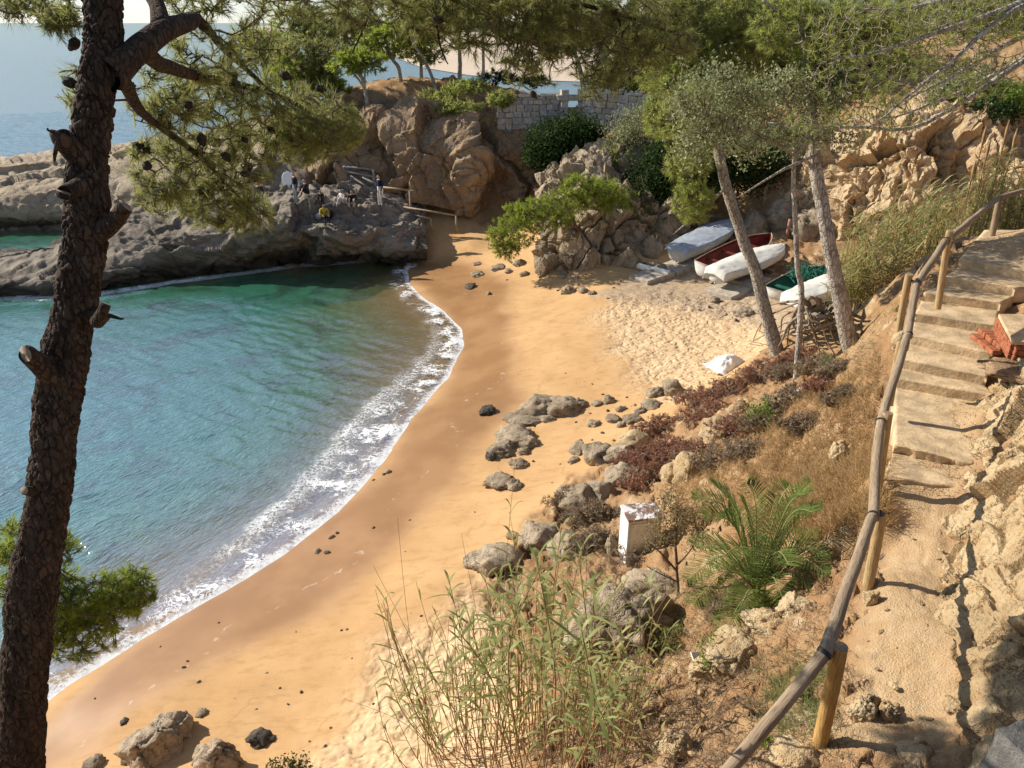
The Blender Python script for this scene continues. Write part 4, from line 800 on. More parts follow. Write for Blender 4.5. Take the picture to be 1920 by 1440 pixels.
# ================================================================ TREES
def bark(name, c0, c1, c2, sc=1.0):
    n = N(name); co = n.co((1, 1, .45)); w = n.node('ShaderNodeVectorMath', {0: co, 1: n.node('ShaderNodeVectorMath', {0: n.noise(6*sc, 2, .6, co, col=True), 'Scale': .16/sc}, operation='SCALE').outputs[0]}, operation='ADD').outputs[0]
    e = n.vor(13*sc, w, 'DISTANCE_TO_EDGE'); f = n.noise(60*sc, 3, .7, co); b_ = n.noise(4*sc, 3, .6, co); cid = n.vor(15*sc, w, 'F1', 'Color')
    c = n.mix(n.mapr(b_, .35, .65), c0, c1); c = n.mix(n.mapr(n.node('ShaderNodeSeparateColor', {0: cid}).outputs[0], .5, 1, 0, .7), c, c2); c = n.mix(n.mapr(f, .5, .75, 0, .4), c, tuple(v*.5 for v in c0))
    cr = n.mapr(e, 0, .16, 1, 0); c = n.mix(n.math('MULTIPLY', cr, n.mapr(n.noise(9*sc, 3, .6, co), .35, .65, .2, .8)), c, tuple(v*.22 for v in c0))
    h = n.math('SUBTRACT', n.math('MULTIPLY', f, .25), cr); return n.end(n.pbr(c, .9, n.bump(h, .9, .02/sc), .15))
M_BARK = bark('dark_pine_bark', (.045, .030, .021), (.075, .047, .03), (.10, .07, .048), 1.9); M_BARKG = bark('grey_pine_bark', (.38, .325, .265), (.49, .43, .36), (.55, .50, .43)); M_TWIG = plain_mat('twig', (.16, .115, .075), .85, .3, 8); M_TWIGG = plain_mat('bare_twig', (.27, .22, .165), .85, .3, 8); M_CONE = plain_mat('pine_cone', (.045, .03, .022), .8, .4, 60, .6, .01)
M_NEED = leaf_mat('pine_needles', (.085, .105, .03), (.40, .40, .13), .52); M_NEEDD = leaf_mat('shaded_needles', (.08, .098, .028), (.38, .38, .12), .54); M_NEEDB = leaf_mat('bright_needles', (.10, .155, .02), (.40, .47, .065), .5); M_NEEDM = leaf_mat('olive_needles', (.11, .145, .032), (.44, .48, .125), .52)
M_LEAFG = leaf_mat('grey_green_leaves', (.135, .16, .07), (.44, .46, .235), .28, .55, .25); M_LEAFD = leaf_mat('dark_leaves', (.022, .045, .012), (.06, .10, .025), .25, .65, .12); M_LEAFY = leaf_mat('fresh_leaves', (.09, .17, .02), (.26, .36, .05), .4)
def needles(mb, P, d, n, L, w, spread, mi=0, jit=.06):
    T = len(P)
    if T == 0: return
    v = d[:, None]*1.0+spread*rng.normal(size=(T, n, 3)); v /= np.linalg.norm(v, axis=2)[..., None]; ln = L*rng.uniform(.65, 1.15, (T, n, 1))
    b = P[:, None]-d[:, None]*rng.uniform(0, jit*1.6, (T, n, 1)); s = np.cross(v, rng.normal(size=(T, n, 3))); s /= np.linalg.norm(s, axis=2)[..., None]+1e-9
    V = np.stack([b-s*w/2, b+s*w/2, b+v*ln], 2).reshape(-1, 3); tint = np.repeat(np.clip(rng.normal(.45, .2, (T, 1))+rng.normal(0, .18, (T, n)), 0, 1).ravel(), 3)
    mb.add(V, np.arange(T*n*3).reshape(-1, 3), mi, tint)
def leaves(mb, P, n, rad, L, w, mi=0):          # broad small leaves around points: folded diamonds
    T = len(P); c = P[:, None]+rad*rng.normal(size=(T, n, 3))*.5; v = unit(T*n).reshape(T, n, 3)+np.array([0, 0, .25]); v /= np.linalg.norm(v, axis=2)[..., None]; s = np.cross(v, unit(T*n).reshape(T, n, 3)); s /= np.linalg.norm(s, axis=2)[..., None]+1e-9
    ln = L*rng.uniform(.6, 1.2, (T, n, 1)); V = np.stack([c, c+v*ln*.5+s*w/2, c+v*ln, c+v*ln*.5-s*w/2], 2).reshape(-1, 3)
    mb.add(V, np.arange(T*n*4).reshape(-1, 4), mi, np.repeat(np.clip(rng.normal(.45, .25, T*n), 0, 1), 4))
def near(P, Q):
    out = np.empty(len(P), int)
    for i in range(0, len(P), 500): out[i:i+500] = ((P[i:i+500, None]-Q[None])**2).sum(-1).argmin(1)
    return out
def ball(n, c, r, shell=.35):
    v = unit(n)*(shell+(1-shell)*rng.random((n, 1))**.5); return np.asarray(c)+v*np.asarray(r)
def crown(wood_mb, nodes, blobs, n2, nt, tw=.006, bow=.1, up=.25):
    """nodes: points of the boughs; blobs: (centre, radii, weight). Returns tuft points and directions; adds twigs."""
    PT = []; DT = []
    for c, r, wgt in blobs:
        m2 = max(3, int(n2*wgt)); S = ball(m2, c, r, 0); pool = np.concatenate([nodes, S]); A_ = []
        dN = np.linalg.norm(S-nodes[near(S, nodes)], axis=1); order = np.argsort(dN); have = nodes.copy()
        for i in order:
            j = ((have-S[i])**2).sum(1).argmin(); a = have[j]; mid = (a+S[i])/2+rng.normal(size=3)*bow*np.linalg.norm(a-S[i])
            add_segs(wood_mb, [a, mid], [mid, S[i]], [tw*2.0, tw*1.6], [tw*1.6, tw*1.2]); have = np.concatenate([have, [mid, S[i]]])
        T = ball(max(8, int(nt*wgt*1.5)), c, np.asarray(r)*1.12, .15); T = T[fbm(T*(2.4/np.mean(r))+11, 2, 31)+.12*rng.normal(size=len(T)) > -.08]
        if len(T) < 3: continue
        j = near(T, have[len(nodes):]) + len(nodes); a = have[j]; mid = (a+T)/2+rng.normal(size=T.shape)*bow*.8*np.linalg.norm(a-T, axis=1)[:, None]
        add_segs(wood_mb, a, mid, tw, tw*.8); add_segs(wood_mb, mid, T, tw*.8, tw*.5)
        d = T-mid; d /= np.linalg.norm(d, axis=1)[:, None]+1e-9; d += np.array([0, 0, up]); d /= np.linalg.norm(d, axis=1)[:, None]; PT.append(T); DT.append(d)
    return np.concatenate(PT), np.concatenate(DT)
def pix(px, py, Y, rx, ry, rd=None):            # a foliage mass: centre and radii from its size in the photo
    c = D(px, py, Y); s = (c[1]*_cp+(EYE-c[2])*_sp)/FPX; return c, np.array([rx*s, rd if rd else (rx+ry)*s*.5, ry*s])
def trunk_tube(mb, pts, radii, sides=14, seg=60, wob=.0, seed=0, rough=0):
    P = catmull(np.asarray(pts, float), seg); R = np.interp(np.linspace(0, 1, seg), np.linspace(0, 1, len(radii)), radii)
    if wob: P[1:-1] += wob*np.stack([fbm(P[1:-1]*.9+seed, 3, seed+k) for k in range(3)], -1)
    V, q, tr = tube(P, R, sides)
    if rough:
        c = np.repeat(P, sides, 0); dv = V[:-2]-c; V[:-2] = c+dv*(1+rough*fbm(V[:-2]*np.array([5, 5, 2])+seed, 3, seed))[:, None]
    mb.add(V, q); mb.T.append(tr+mb.n-len(V)); mb.tm.append(np.zeros(len(tr), int)); return P

# ---- the big pine beside the path: trunk with bark plates, cut stubs, drooping boughs, cones
TP = [((20,1900),3.9,.235),((36,1440),4.1,.215),((58,1150),4.2,.205),((95,900),4.3,.20),((112,730),4.4,.195),((142,550),4.5,.19),((160,420),4.6,.185),((166,300),4.7,.175),((184,160),4.8,.16),((194,60),4.9,.145),((192,-60),5.0,.13),((205,-260),5.1,.11)]
tp = np.array([D(*a, y) for a, y, _ in TP]); tr_ = [r_*k_ for (_, _, r_), k_ in zip(TP, (.69, .69, .66, .63, .60, .58, .57, .57, .60, .64, .66, .68))]
PT_ = thing('pine_tree', tp[0], 'big dark pine with thick leaning trunk and cone laden boughs over the water', 'tree'); o0 = tp[0]
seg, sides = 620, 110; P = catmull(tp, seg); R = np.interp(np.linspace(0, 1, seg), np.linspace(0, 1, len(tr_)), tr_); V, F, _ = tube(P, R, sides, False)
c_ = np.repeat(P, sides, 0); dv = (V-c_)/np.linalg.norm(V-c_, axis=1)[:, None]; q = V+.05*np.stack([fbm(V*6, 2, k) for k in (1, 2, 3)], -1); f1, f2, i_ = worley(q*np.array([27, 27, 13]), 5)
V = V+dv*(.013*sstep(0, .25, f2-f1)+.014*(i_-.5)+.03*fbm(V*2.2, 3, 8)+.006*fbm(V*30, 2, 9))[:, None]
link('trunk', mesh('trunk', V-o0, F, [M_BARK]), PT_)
def stub(pts, radii, name='branch_stub', sides=20):
    radii = [v*.76 for v in radii]
    mb = MB(); trunk_tube(mb, pts, radii, sides, 24, .03, 3, .12); n0 = len(mb.tm[-1]); mb.tm[-1] = np.array([0]*(n0//2)+[1]*(n0-n0//2)); link(name, mb.build(name, [M_BARK, M_CUT], True, o0), PT_)
M_CUT = plain_mat('cut_wood', (.30, .22, .15), .85, .3, 30)
stub([D(165,300,4.7), D(135,275,4.62), D(115,252,4.55)], [.12, .085, .07]); stub([D(175,440,4.6), D(215,415,4.5), D(236,386,4.4)], [.10, .065, .06]); stub([D(110,715,4.4), D(75,690,4.25), D(48,664,4.1)], [.12, .075, .065])
stub([D(160,590,4.45), D(200,588,4.4), D(232,597,4.38)], [.05, .02, .008]); stub([D(80,925,4.3), D(45,920,4.1)], [.06, .035]); stub([D(165,345,4.65), D(120,360,4.4)], [.08, .05]); stub([D(190,590,4.45), D(186,600,4.3), D(200,570,4.2)], [.07, .05, .035])
stub([D(115,252,4.55), D(100,244,4.5), D(90,240,4.48)], [.02, .012, .005], 'splinter', 8); stub([D(112,262,4.52), D(105,285,4.5), D(104,300,4.5)], [.022, .015, .006], 'splinter', 8)
def bough(pts, radii, seg=40, sides=10, seed=0):
    mb = MB(); P = trunk_tube(mb, pts, radii, sides, seg, .05, seed, .08); link('bough', mb.build('bough', [M_BARK], True, o0), PT_); return P
BN = [bough([D(205,140,4.78), D(245,100,4.9), D(300,55,5.2), D(340,36,5.6), D(368,40,6.2), D(420,90,6.8), D(500,170,7.3), D(560,240,7.6)], [.10, .075, .068, .058, .042, .026, .018, .010], 60, 12, 1),
 bough([D(300,55,5.2), D(292,20,5.4), D(270,-30,5.6), D(300,-90,6), D(420,-80,6.6), D(560,-40,7.2), D(700,0,7.6)], [.06, .05, .045, .04, .035, .03, .02], 50, 10, 2),
 bough([D(560,-70,6.9), D(700,-40,7.2), D(850,-20,7.4), D(1000,-10,7.5), D(1150,20,7.6), D(1260,60,7.7)], [.035, .032, .028, .022, .016, .01], 50, 8, 3),
 bough([D(215,130,4.8), D(255,190,5.4), D(300,240,6.2), D(380,300,6.9), D(450,370,7.3)], [.05, .035, .028, .02, .01], 40, 8, 4),
 bough([D(265,95,4.95), D(340,140,5.8), D(430,160,6.7), D(540,190,7.5), D(630,240,8)], [.06, .04, .03, .02, .01], 40, 8, 5),
 bough([D(190,20,4.95), D(140,-20,5.1), D(90,-20,5.3), D(40,0,5.4)], [.05, .03, .02, .01], 24, 8, 6),
 bough([D(1000,-10,7.5), D(980,60,7.6), D(960,120,7.7)], [.016, .012, .006], 20, 6, 7), bough([D(1150,20,7.6), D(1160,90,7.7), D(1130,160,7.8)], [.014, .01, .006], 20, 6, 8), bough([D(850,-20,7.4), D(820,60,7.5), D(840,120,7.6)], [.016, .012, .006], 20, 6, 9), bough([D(700,-30,7.3), D(690,40,7.4), D(660,100,7.5)], [.016, .012, .006], 20, 6, 10)]
nodes = np.concatenate([b_[8:] for b_ in BN])
bl = [pix(310,190,6.3,70,60)+(.8,), pix(400,190,6.8,90,70)+(1.1,), pix(500,210,7.3,90,70)+(1.1,), pix(590,230,7.7,80,65)+(1.1,), pix(330,300,6.6,85,60)+(1,), pix(430,300,7.0,85,60)+(1.2,), pix(570,260,7.5,70,45)+(1.1,), pix(635,240,7.9,50,40)+(.8,), pix(400,375,7.1,85,45)+(1,), pix(455,400,7.3,65,36)+(.9,), pix(300,370,6.4,50,36)+(.4,), pix(370,110,6.2,70,55)+(.6,), pix(470,90,6.9,70,50)+(.3,),
 pix(60,8,5.4,80,34)+(.5,), pix(120,40,5.2,40,30)+(.25,), pix(150,170,4.95,25,60)+(.15,), pix(400,10,6.5,100,50)+(.6,), pix(560,0,7.0,110,36)+(.4,), pix(650,20,7.2,80,40)+(.3,)]
bl2 = [pix(720,0,7.4,80,36)+(.4,), pix(800,20,7.5,80,50)+(.6,), pix(890,40,7.5,90,70)+(1.2,), pix(980,50,7.6,90,75)+(1.3,), pix(1070,50,7.7,90,80)+(1.4,), pix(1160,60,7.7,90,80)+(1.4,), pix(1240,60,7.8,70,70)+(1.1,), pix(1000,130,7.7,60,35)+(.3,), pix(1130,150,7.8,60,40)+(.4,), pix(950,-10,7.5,200,30)+(1.5,)]
mb = MB(); T, d = crown(mb, nodes, bl, 46, 230, .0045, .16, .1); nd = MB(); needles(nd, T, d, 28, .10, .0042, .36, 0, .08); T2, d2 = crown(mb, nodes, bl2, 46, 230, .0045, .16, .0); nd2 = MB(); needles(nd2, T2, d2, 28, .10, .0042, .36, 0, .08)
stuff(link('twigs', mb.build('twigs', [M_TWIG], True, o0), PT_)); stuff(link('needles', nd.build('needles', [M_NEED], False, o0), PT_)); stuff(link('needles', nd2.build('needles', [M_NEEDD], False, o0), PT_))
def cone_mesh():
    V, F = ICO[3]; P = V*np.array([.028, .028, .042]); P[:, :2] *= (1.0-.35*np.clip(V[:, 2:], 0, 1)); f1, f2, _ = worley(V*np.array([4.2, 4.2, 5])+3, 7); return mesh('pine_cone', P*(1+.28*sstep(0, .3, f2-f1)[:, None]), F, [M_CONE])
CM = cone_mesh(); A_all = np.concatenate([T, T2]); r = np.random.default_rng(12); cones = [(121,142),(140,72),(555,128),(565,150),(548,122),(430,135),(350,195),(358,200),(390,140),(410,210),(455,222),(305,220),(312,228),(340,240),(247,252),(375,258),(267,268),(340,275),(362,270),(405,268),(457,255),(440,272),(425,285),(395,302),(280,303),(470,318),(465,335),(480,322),(410,340),(375,350),(455,322),(590,115),(615,218),(600,130),(780,48),(790,50),(815,38),(820,30),(875,550),(985,30),(1003,68),(985,45),(1065,85),(1062,95),(955,140),(960,148),(1018,194),(945,60),(500,392),(428,375),(390,360),(520,205),(505,235),(232,160)]
rel_ = A_all-np.array([0, 0, EYE]); dpt = rel_[:, 1]*_cp-rel_[:, 2]*_sp; PX = 960+FPX*rel_[:, 0]/dpt; PY = 720-FPX*(rel_[:, 1]*_sp+rel_[:, 2]*_cp)/dpt
for px, py in cones:                    # each cone hangs from the twig end nearest to it
    k = ((PX-px)**2+(PY-py)**2).argmin()
    if (PX[k]-px)**2+(PY[k]-py)**2 < 35**2: s = r.uniform(.8, 1.2); link('pine_cone', CM, PT_, A_all[k]-o0-np.array([0, 0, .03]), tuple(r.uniform(-1.2, 1.2, 3)+np.array([math.pi, 0, 0])), (s, s, s))
# ---- generic tree from given trunk and foliage masses
def tree(name, label, trunk_pts, radii, limbs, blobs, n2, nt, nn, L, w, bmat, lmat, group=None, twig=.01, spread=.5, roots=None, leaf=None, tmat=None, sides=14, cat='tree', up=.25, bow=.14):
    o0 = np.asarray(trunk_pts[0], float); t = thing(name, o0, label, cat, group); mb = MB(); P = trunk_tube(mb, trunk_pts, radii, sides, 70, .04, 5, .1); link('trunk', mb.build('trunk', [bmat], True, o0), t); nodes = [P[len(P)//2:]]
    for lp, lr in limbs: m2 = MB(); Pl = trunk_tube(m2, lp, lr, 8, 26, .05, 7); link('limb', m2.build('limb', [bmat], True, o0), t); nodes.append(Pl[3:])
    nodes = np.concatenate(nodes); mb = MB(); T, d = crown(mb, nodes, blobs, n2, nt, twig, bow, up); stuff(link('twigs', mb.build('twigs', [tmat or M_TWIG], True, o0), t)); nd = MB()
    if leaf: leaves(nd, T, nn, leaf, L, w)
    else: needles(nd, T, d, nn, L, w, spread, 0, L*.5)
    stuff(link('crown', nd.build('crown', [lmat], False, o0), t)); return t, o0
# two pines on the slope above the boats
b1 = on(1462, 655); tA = [b1-np.array([0, 0, .3])]+[D(*a, y) for a, y in (((1440,600),b1[1]), ((1412,500),b1[1]+.1), ((1385,420),b1[1]+.2), ((1358,330),b1[1]+.3), ((1345,240),b1[1]+.4), ((1372,120),b1[1]+.5), ((1390,0),b1[1]+.6), ((1395,-120),b1[1]+.6))]
Y1 = b1[1]; lim = [([D(1350,280,Y1+.3), D(1320,250,Y1+.2), D(1280,200,Y1)], [.09, .06, .03]), ([D(1362,350,Y1+.3), D(1310,400,Y1-.3), D(1262,440,Y1-.6)], [.05, .03, .012]), ([D(1372,120,Y1+.4), D(1310,80,Y1+.2), D(1250,70,Y1)], [.09, .06, .03]), ([D(1390,60,Y1+.5), D(1450,10,Y1+.4), D(1500,-20,Y1)], [.09, .06, .03])]
bl = [pix(1290,130,Y1,75,70)+(1.3,), pix(1370,90,Y1+.6,80,70)+(1.3,), pix(1300,220,Y1-1.6,60,60)+(1.2,), pix(1255,210,Y1-1,45,60)+(.8,), pix(1400,190,Y1-1.2,60,40)+(.7,), pix(1290,300,Y1,45,40)+(.6,), pix(1300,375,Y1-.3,38,42)+(.5,), pix(1330,20,Y1+.5,110,60)+(1.4,), pix(1440,30,Y1+.5,90,55)+(1.2,), pix(1250,20,Y1+.3,70,60)+(.9,), pix(1230,110,Y1+.3,40,60)+(.5,)]
tree('pine_tree', 'tall pine with pale curved trunk growing from the red shrubs above the boats', tA, [.23, .18, .162, .15, .138, .125, .10, .08, .05], lim, bl, 44, 620, 20, .17, .013, M_BARKG, M_NEEDM, twig=.008)
b2 = on(1605, 640); Y2 = b2[1]; tB = [b2-np.array([0, 0, .3])]+[D(*a, y) for a, y in (((1580,580),Y2), ((1562,500),Y2), ((1545,400),Y2+.1), ((1530,300),Y2+.2), ((1520,200),Y2+.3), ((1510,90),Y2+.4), ((1500,-40),Y2+.5))]
lim = [([D(1516,150,Y2+.3), D(1560,90,Y2+.2), D(1620,60,Y2)], [.09, .05, .03]), ([D(1508,80,Y2+.4), D(1470,30,Y2+.2), D(1430,0,Y2)], [.08, .05, .03]), ([D(1530,290,Y2+.2), D(1450,330,Y2-.3), D(1380,370,Y2-.5)], [.05, .025, .01])]
bl = [pix(1500,40,Y2+.4,90,60)+(1.1,), pix(1580,60,Y2+.2,80,60)+(1,), pix(1650,40,Y2+.2,70,50)+(.7,), pix(1540,130,Y2+.2,60,45)+(.5,), pix(1620,130,Y2+.3,60,40)+(.5,)]
t2, oB = tree('pine_tree', 'straight pine with furrowed trunk and exposed roots beside the stairs', tB, [.22, .175, .16, .15, .138, .12, .10, .06], lim, bl, 44, 620, 20, .17, .013, M_BARKG, M_NEEDM, twig=.008)
mr = MB(); r = np.random.default_rng(3); c0 = np.array([D(1530, 590, Y2+.6), D(1500, 575, Y2+1.2), D(1570, 560, Y2+.3)])
for k in range(34):
    s0 = D(r.uniform(1500, 1585), r.uniform(555, 600), Y2+r.uniform(.1, 1.2)); e0 = on(r.uniform(1400, 1590), r.uniform(600, 665)); mid = (s0+e0)/2+r.normal(size=3)*.18+np.array([0, 0, .15]); P = catmull(np.array([s0, (s0+mid)/2+r.normal(size=3)*.1, mid, (mid+e0)/2+r.normal(size=3)*.08, e0-np.array([0, 0, .05])]), 16); add_tube(mr, P, np.linspace(r.uniform(.03, .06), .015, 16), 6)
stuff(link('roots', mr.build('roots', [M_TWIGG], True, oB), t2))
# slender evergreen between them, grey-green leaves; it rises behind the little dinghies
Y3 = min(Y1, Y2)+.6; b3 = D(1512, 610, Y3); b3[2] = float(H(b3[0], b3[1]))
tC = [b3-np.array([0, 0, .2])]+[D(*a, y) for a, y in (((1502,560),Y3), ((1494,500),Y3), ((1491,420),Y3), ((1489,340),Y3), ((1492,270),Y3-.2), ((1480,200),Y3-.4))]
lim = [([D(1490,290,Y3-.2), D(1400,240,Y3-1.2), D(1310,210,Y3-1.8)], [.06, .04, .02]), ([D(1492,260,Y3-.2), D(1540,210,Y3-.8), D(1600,180,Y3-1)], [.06, .04, .02])]
bl = [pix(1300,190,Y3-1.8,46,34)+(.6,), pix(1345,235,Y3-1.5,50,32)+(.7,), pix(1390,180,Y3-1.4,44,30)+(.6,), pix(1440,215,Y3-1,52,32)+(.7,), pix(1480,165,Y3-.9,46,30)+(.6,), pix(1535,205,Y3-.8,50,32)+(.7,), pix(1590,165,Y3-.8,46,30)+(.6,), pix(1400,275,Y3-1.2,50,24)+(.5,), pix(1475,262,Y3-.8,46,22)+(.4,), pix(1570,255,Y3-.6,44,20)+(.35,), pix(1305,275,Y3-1.6,34,28)+(.4,), pix(1640,150,Y3-.8,46,28)+(.45,), pix(1350,140,Y3-1.5,36,22)+(.3,), pix(1540,140,Y3-.8,40,22)+(.3,)]
tree('evergreen_oak', 'slender tree with grey green leafy crown between the two slope pines', tC, [.085, .07, .062, .056, .052, .045, .035], lim, bl, 30, 150, 12, .09, .04, M_BARKG, M_LEAFG, leaf=.3, twig=.008)
# bare twigged pine boughs reaching in from the right, trunk just beyond the path
b4 = np.array([12.8, 12.6, float(H(12.8, 12.6))]); tD = [b4-np.array([0, 0, .3]), b4+np.array([-.1, 0, 2]), b4+np.array([-.3, .1, 4.2]), b4+np.array([-.5, .2, 6.5])]
lim = []
for (a, ya), (m_, ym), (e, ye), r0 in ((((2250,-60),12.5),((1900,20),11.8),((1640,230),11),.05), (((2250,-60),12.5),((1880,90),12),((1700,190),11.4),.045), (((2250,-60),12.5),((1760,60),11.6),((1560,110),11),.045), (((2250,-60),12.5),((1850,150),12.2),((1620,240),11.8),.04), (((2250,-60),12.5),((1800,0),12),((1600,20),11.6),.04), (((2250,-60),12.5),((1740,230),12),((1440,230),11.6),.045)):
    lim.append(([b4+np.array([-.35, .1, 5.0]), D(*a, ya), (D(*a, ya)+D(*m_, ym))/2+np.array([0, 0, .15]), D(*m_, ym), (D(*m_, ym)+D(*e, ye))/2+np.array([0, 0, -.05]), D(*e, ye)], [r0*1.6, r0*1.3, r0, r0*.7, r0*.45, r0*.2]))
bl = [pix(1800,60,11.9,110,70)+(1,), pix(1680,90,11.5,90,60)+(.9,), pix(1600,130,11.3,80,55)+(.6,), pix(1760,150,11.9,90,50)+(.8,), pix(1660,210,11.4,70,40)+(.5,), pix(1560,60,11.2,80,50)+(.6,), pix(1860,120,12,70,70)+(.6,), pix(1520,230,11.6,70,28)+(.3,), pix(1700,20,11.7,120,40)+(.9,), pix(1880,20,12,60,50)+(.8,)]
tree('pine_tree', 'half bare pine leaning over the path with long twiggy boughs', tD, [.22, .2, .18, .12], lim, bl, 110, 150, 14, .11, .007, M_BARKG, M_NEEDM, twig=.0045, tmat=M_TWIGG, bow=.06)
# low pine beside the big trunk, at the water's edge
bb = np.array([-6.8, 6.3, float(H(-6.8, 6.3))]); yb = 6.9
tE = [bb-np.array([0, 0, .3]), bb+np.array([.1, .2, .8]), D(40, 1130, yb), D(100, 1060, yb)]
bl = [pix(30,1020,yb,50,45)+(.7,), pix(60,1090,yb,60,50)+(.9,), pix(130,1130,yb,70,55)+(1.1,), pix(200,1130,yb,60,55)+(1,), pix(245,1110,yb,42,48)+(.8,), pix(150,1190,yb-.1,70,42)+(.9,), pix(90,1180,yb-.1,60,50)+(.8,), pix(110,1030,yb,40,30)+(.35,)]
tree('pine_tree', 'low dense green pine behind the big trunk at the waters edge', tE, [.12, .1, .07, .04], [], bl, 40, 330, 22, .10, .006, M_BARK, M_NEEDB, twig=.005)
# pines on the headland
def far_pine(label, base, trunk, masses, mat=M_NEEDB, r0=.16, dens=1.0, Y=None, lean=None):
    bp = D(*base) if len(base) == 3 else on(*base); pts = [bp-np.array([0, 0, .4])]+[D(x, y, Y or bp[1]) for x, y in trunk]; lim = []
    for (x, y, rx, ry) in masses: lim.append(([pts[-2], (pts[-2]+D(x, y+ry*.2, bp[1]))/2+np.array([0, 0, .1]), D(x, y+ry*.2, bp[1])], [r0*.5, r0*.35, r0*.15]))
    tree('pine_tree', label, pts, list(np.linspace(r0, r0*.45, len(pts))), lim, [pix(x, y, bp[1], rx, ry)+(max(.15, rx*ry/2500.),) for x, y, rx, ry in masses], 26, 460*dens, 14, .30, .05, M_BARKG if r0 < .2 else M_BARK, mat, 'pines on the headland', twig=.018, sides=8, spread=.6)
far_pine('umbrella pine with flat bright crown at the bare dirt knoll', (697,236,49.5), [(690,200),(683,165),(676,140)], [(650,122,38,20),(685,118,40,22),(668,105,34,16)])
far_pine('leaning pine with bright tiered crown above the knoll', (752,160,53), [(748,130),(735,110),(725,80)], [(720,70,48,20),(745,55,34,18),(700,90,36,18),(728,100,38,14)])
far_pine('dark pine crouching over the left end of the knoll', (655,182,52), [(640,170),(618,150),(600,130)], [(590,140,48,32),(560,110,50,40),(620,100,40,26)], M_NEED, .22)
far_pine('pine with bright yellow green crown at the tip of the headland', (500,175,56), [(498,140),(495,110),(490,90)], [(470,95,44,32),(520,100,46,34),(495,75,44,22),(540,120,36,26)])
far_pine('tall open pine behind the flat crowned one', (700,165,58), [(655,110),(650,60),(648,10)], [(600,60,60,40),(650,30,60,34),(690,50,40,30),(560,40,50,34),(640,80,44,22)], M_NEEDM)
far_pine('forked pine with straight trunk over the bright water', (862,148,53), [(862,110),(860,60),(858,-20)], [(820,20,70,40),(880,10,60,40),(800,60,40,24)], M_NEEDM)
far_pine('slim straight pine beside the rubble wall', (906,168,50.5), [(906,120),(905,60),(904,0)], [(910,0,60,36),(930,30,34,26)], M_NEEDM, .11)
far_pine('crooked thin pine at the knoll edge', (822,170,52), [(800,120),(775,80),(770,40)], [(770,20,50,34),(800,60,30,20)], M_NEEDM, .12)
far_pine('bushy pine standing behind the gateway', (1098,178,49), [(1088,130),(1075,90),(1062,50)], [(1060,40,60,50),(1110,70,50,40),(1020,50,50,34)], M_NEEDM)
far_pine('pale forked pine leaning over the pale stone wall', (1152,172,47.5), [(1140,130),(1120,95),(1100,60)], [(1110,40,60,44),(1160,60,54,44),(1190,110,44,34),(1150,130,40,24)], M_NEEDM)
far_pine('green pine at the right end of the pale stone wall', (1225,185,46.5), [(1224,140),(1226,90),(1228,40)], [(1225,60,60,50),(1240,120,44,44),(1210,150,34,26)], M_NEEDB)
far_pine('broad pine behind the slope pines', (1440,230,50), [(1440,170),(1440,100),(1440,20)], [(1400,120,70,60),(1460,60,80,60),(1500,150,60,50),(1350,40,80,60),(1440,200,60,36)], M_NEEDM, .22)
far_pine('green pine above the orange cliff', (1650,200,46), [(1650,150),(1645,90),(1640,30)], [(1600,110,60,50),(1660,80,70,60),(1700,150,54,34),(1620,180,50,26),(1560,180,50,40)], M_NEEDB, .2)
far_pine('pine on the cliff top by the pale terrace wall', (1800,150,50), [(1800,100),(1795,50),(1790,0)], [(1780,60,80,60),(1850,40,70,60),(1740,110,60,40)], M_NEEDM, .2)
far_pine('small round pine on the right hand cliff edge', (1888,215,39), [(1888,205),(1886,195),(1884,185)], [(1875,190,30,22),(1905,185,30,24),(1890,170,30,16)], M_NEEDB, .12)
far_pine('bright bushy pine on the near flank of the headland', (560,235,52), [(560,200),(556,170),(552,150)], [(530,160,44,30),(575,150,44,32),(550,130,44,24)], M_NEEDB, .16)
far_pine('young bright pine beside the flat crowned one', (620,215,52), [(620,190),(618,165),(615,150)], [(610,150,36,22),(632,165,30,20)], M_NEEDB, .1)
far_pine('round pine on the skyline left of the forked pine', (790,160,55), [(790,130),(788,100),(786,80)], [(780,85,44,28),(805,100,36,22),(770,60,40,22)], M_NEEDB, .14)
far_pine('dense pine filling the corner beyond the path', (1900,150,52), [(1900,110),(1898,60),(1896,10)], [(1890,80,60,50),(1920,30,60,60)], M_NEEDM, .2)

bk = D(1278, 430, 40.6); Yk = bk[1]; bk[2] = float(H(bk[0], bk[1]))
tree('holm_oak', 'dark dense evergreen overhanging the hollow behind the boats', [bk-np.array([0, 0, .3]), D(1280, 400, Yk), D(1285, 350, Yk), D(1290, 300, Yk)], [.16, .14, .12, .07], [], [pix(1265,300,Yk,44,40)+(.9,), pix(1300,270,Yk,46,40)+(.9,), pix(1250,355,Yk,36,36)+(.7,), pix(1310,330,Yk+.5,40,34)+(.7,), pix(1350,300,Yk+.8,46,36)+(.8,), pix(1395,320,Yk+1.2,44,32)+(.7,), pix(1440,310,Yk+1.5,40,30)+(.6,)], 26, 420, 14, .17, .10, M_BARK, M_LEAFD, leaf=.55, twig=.015)
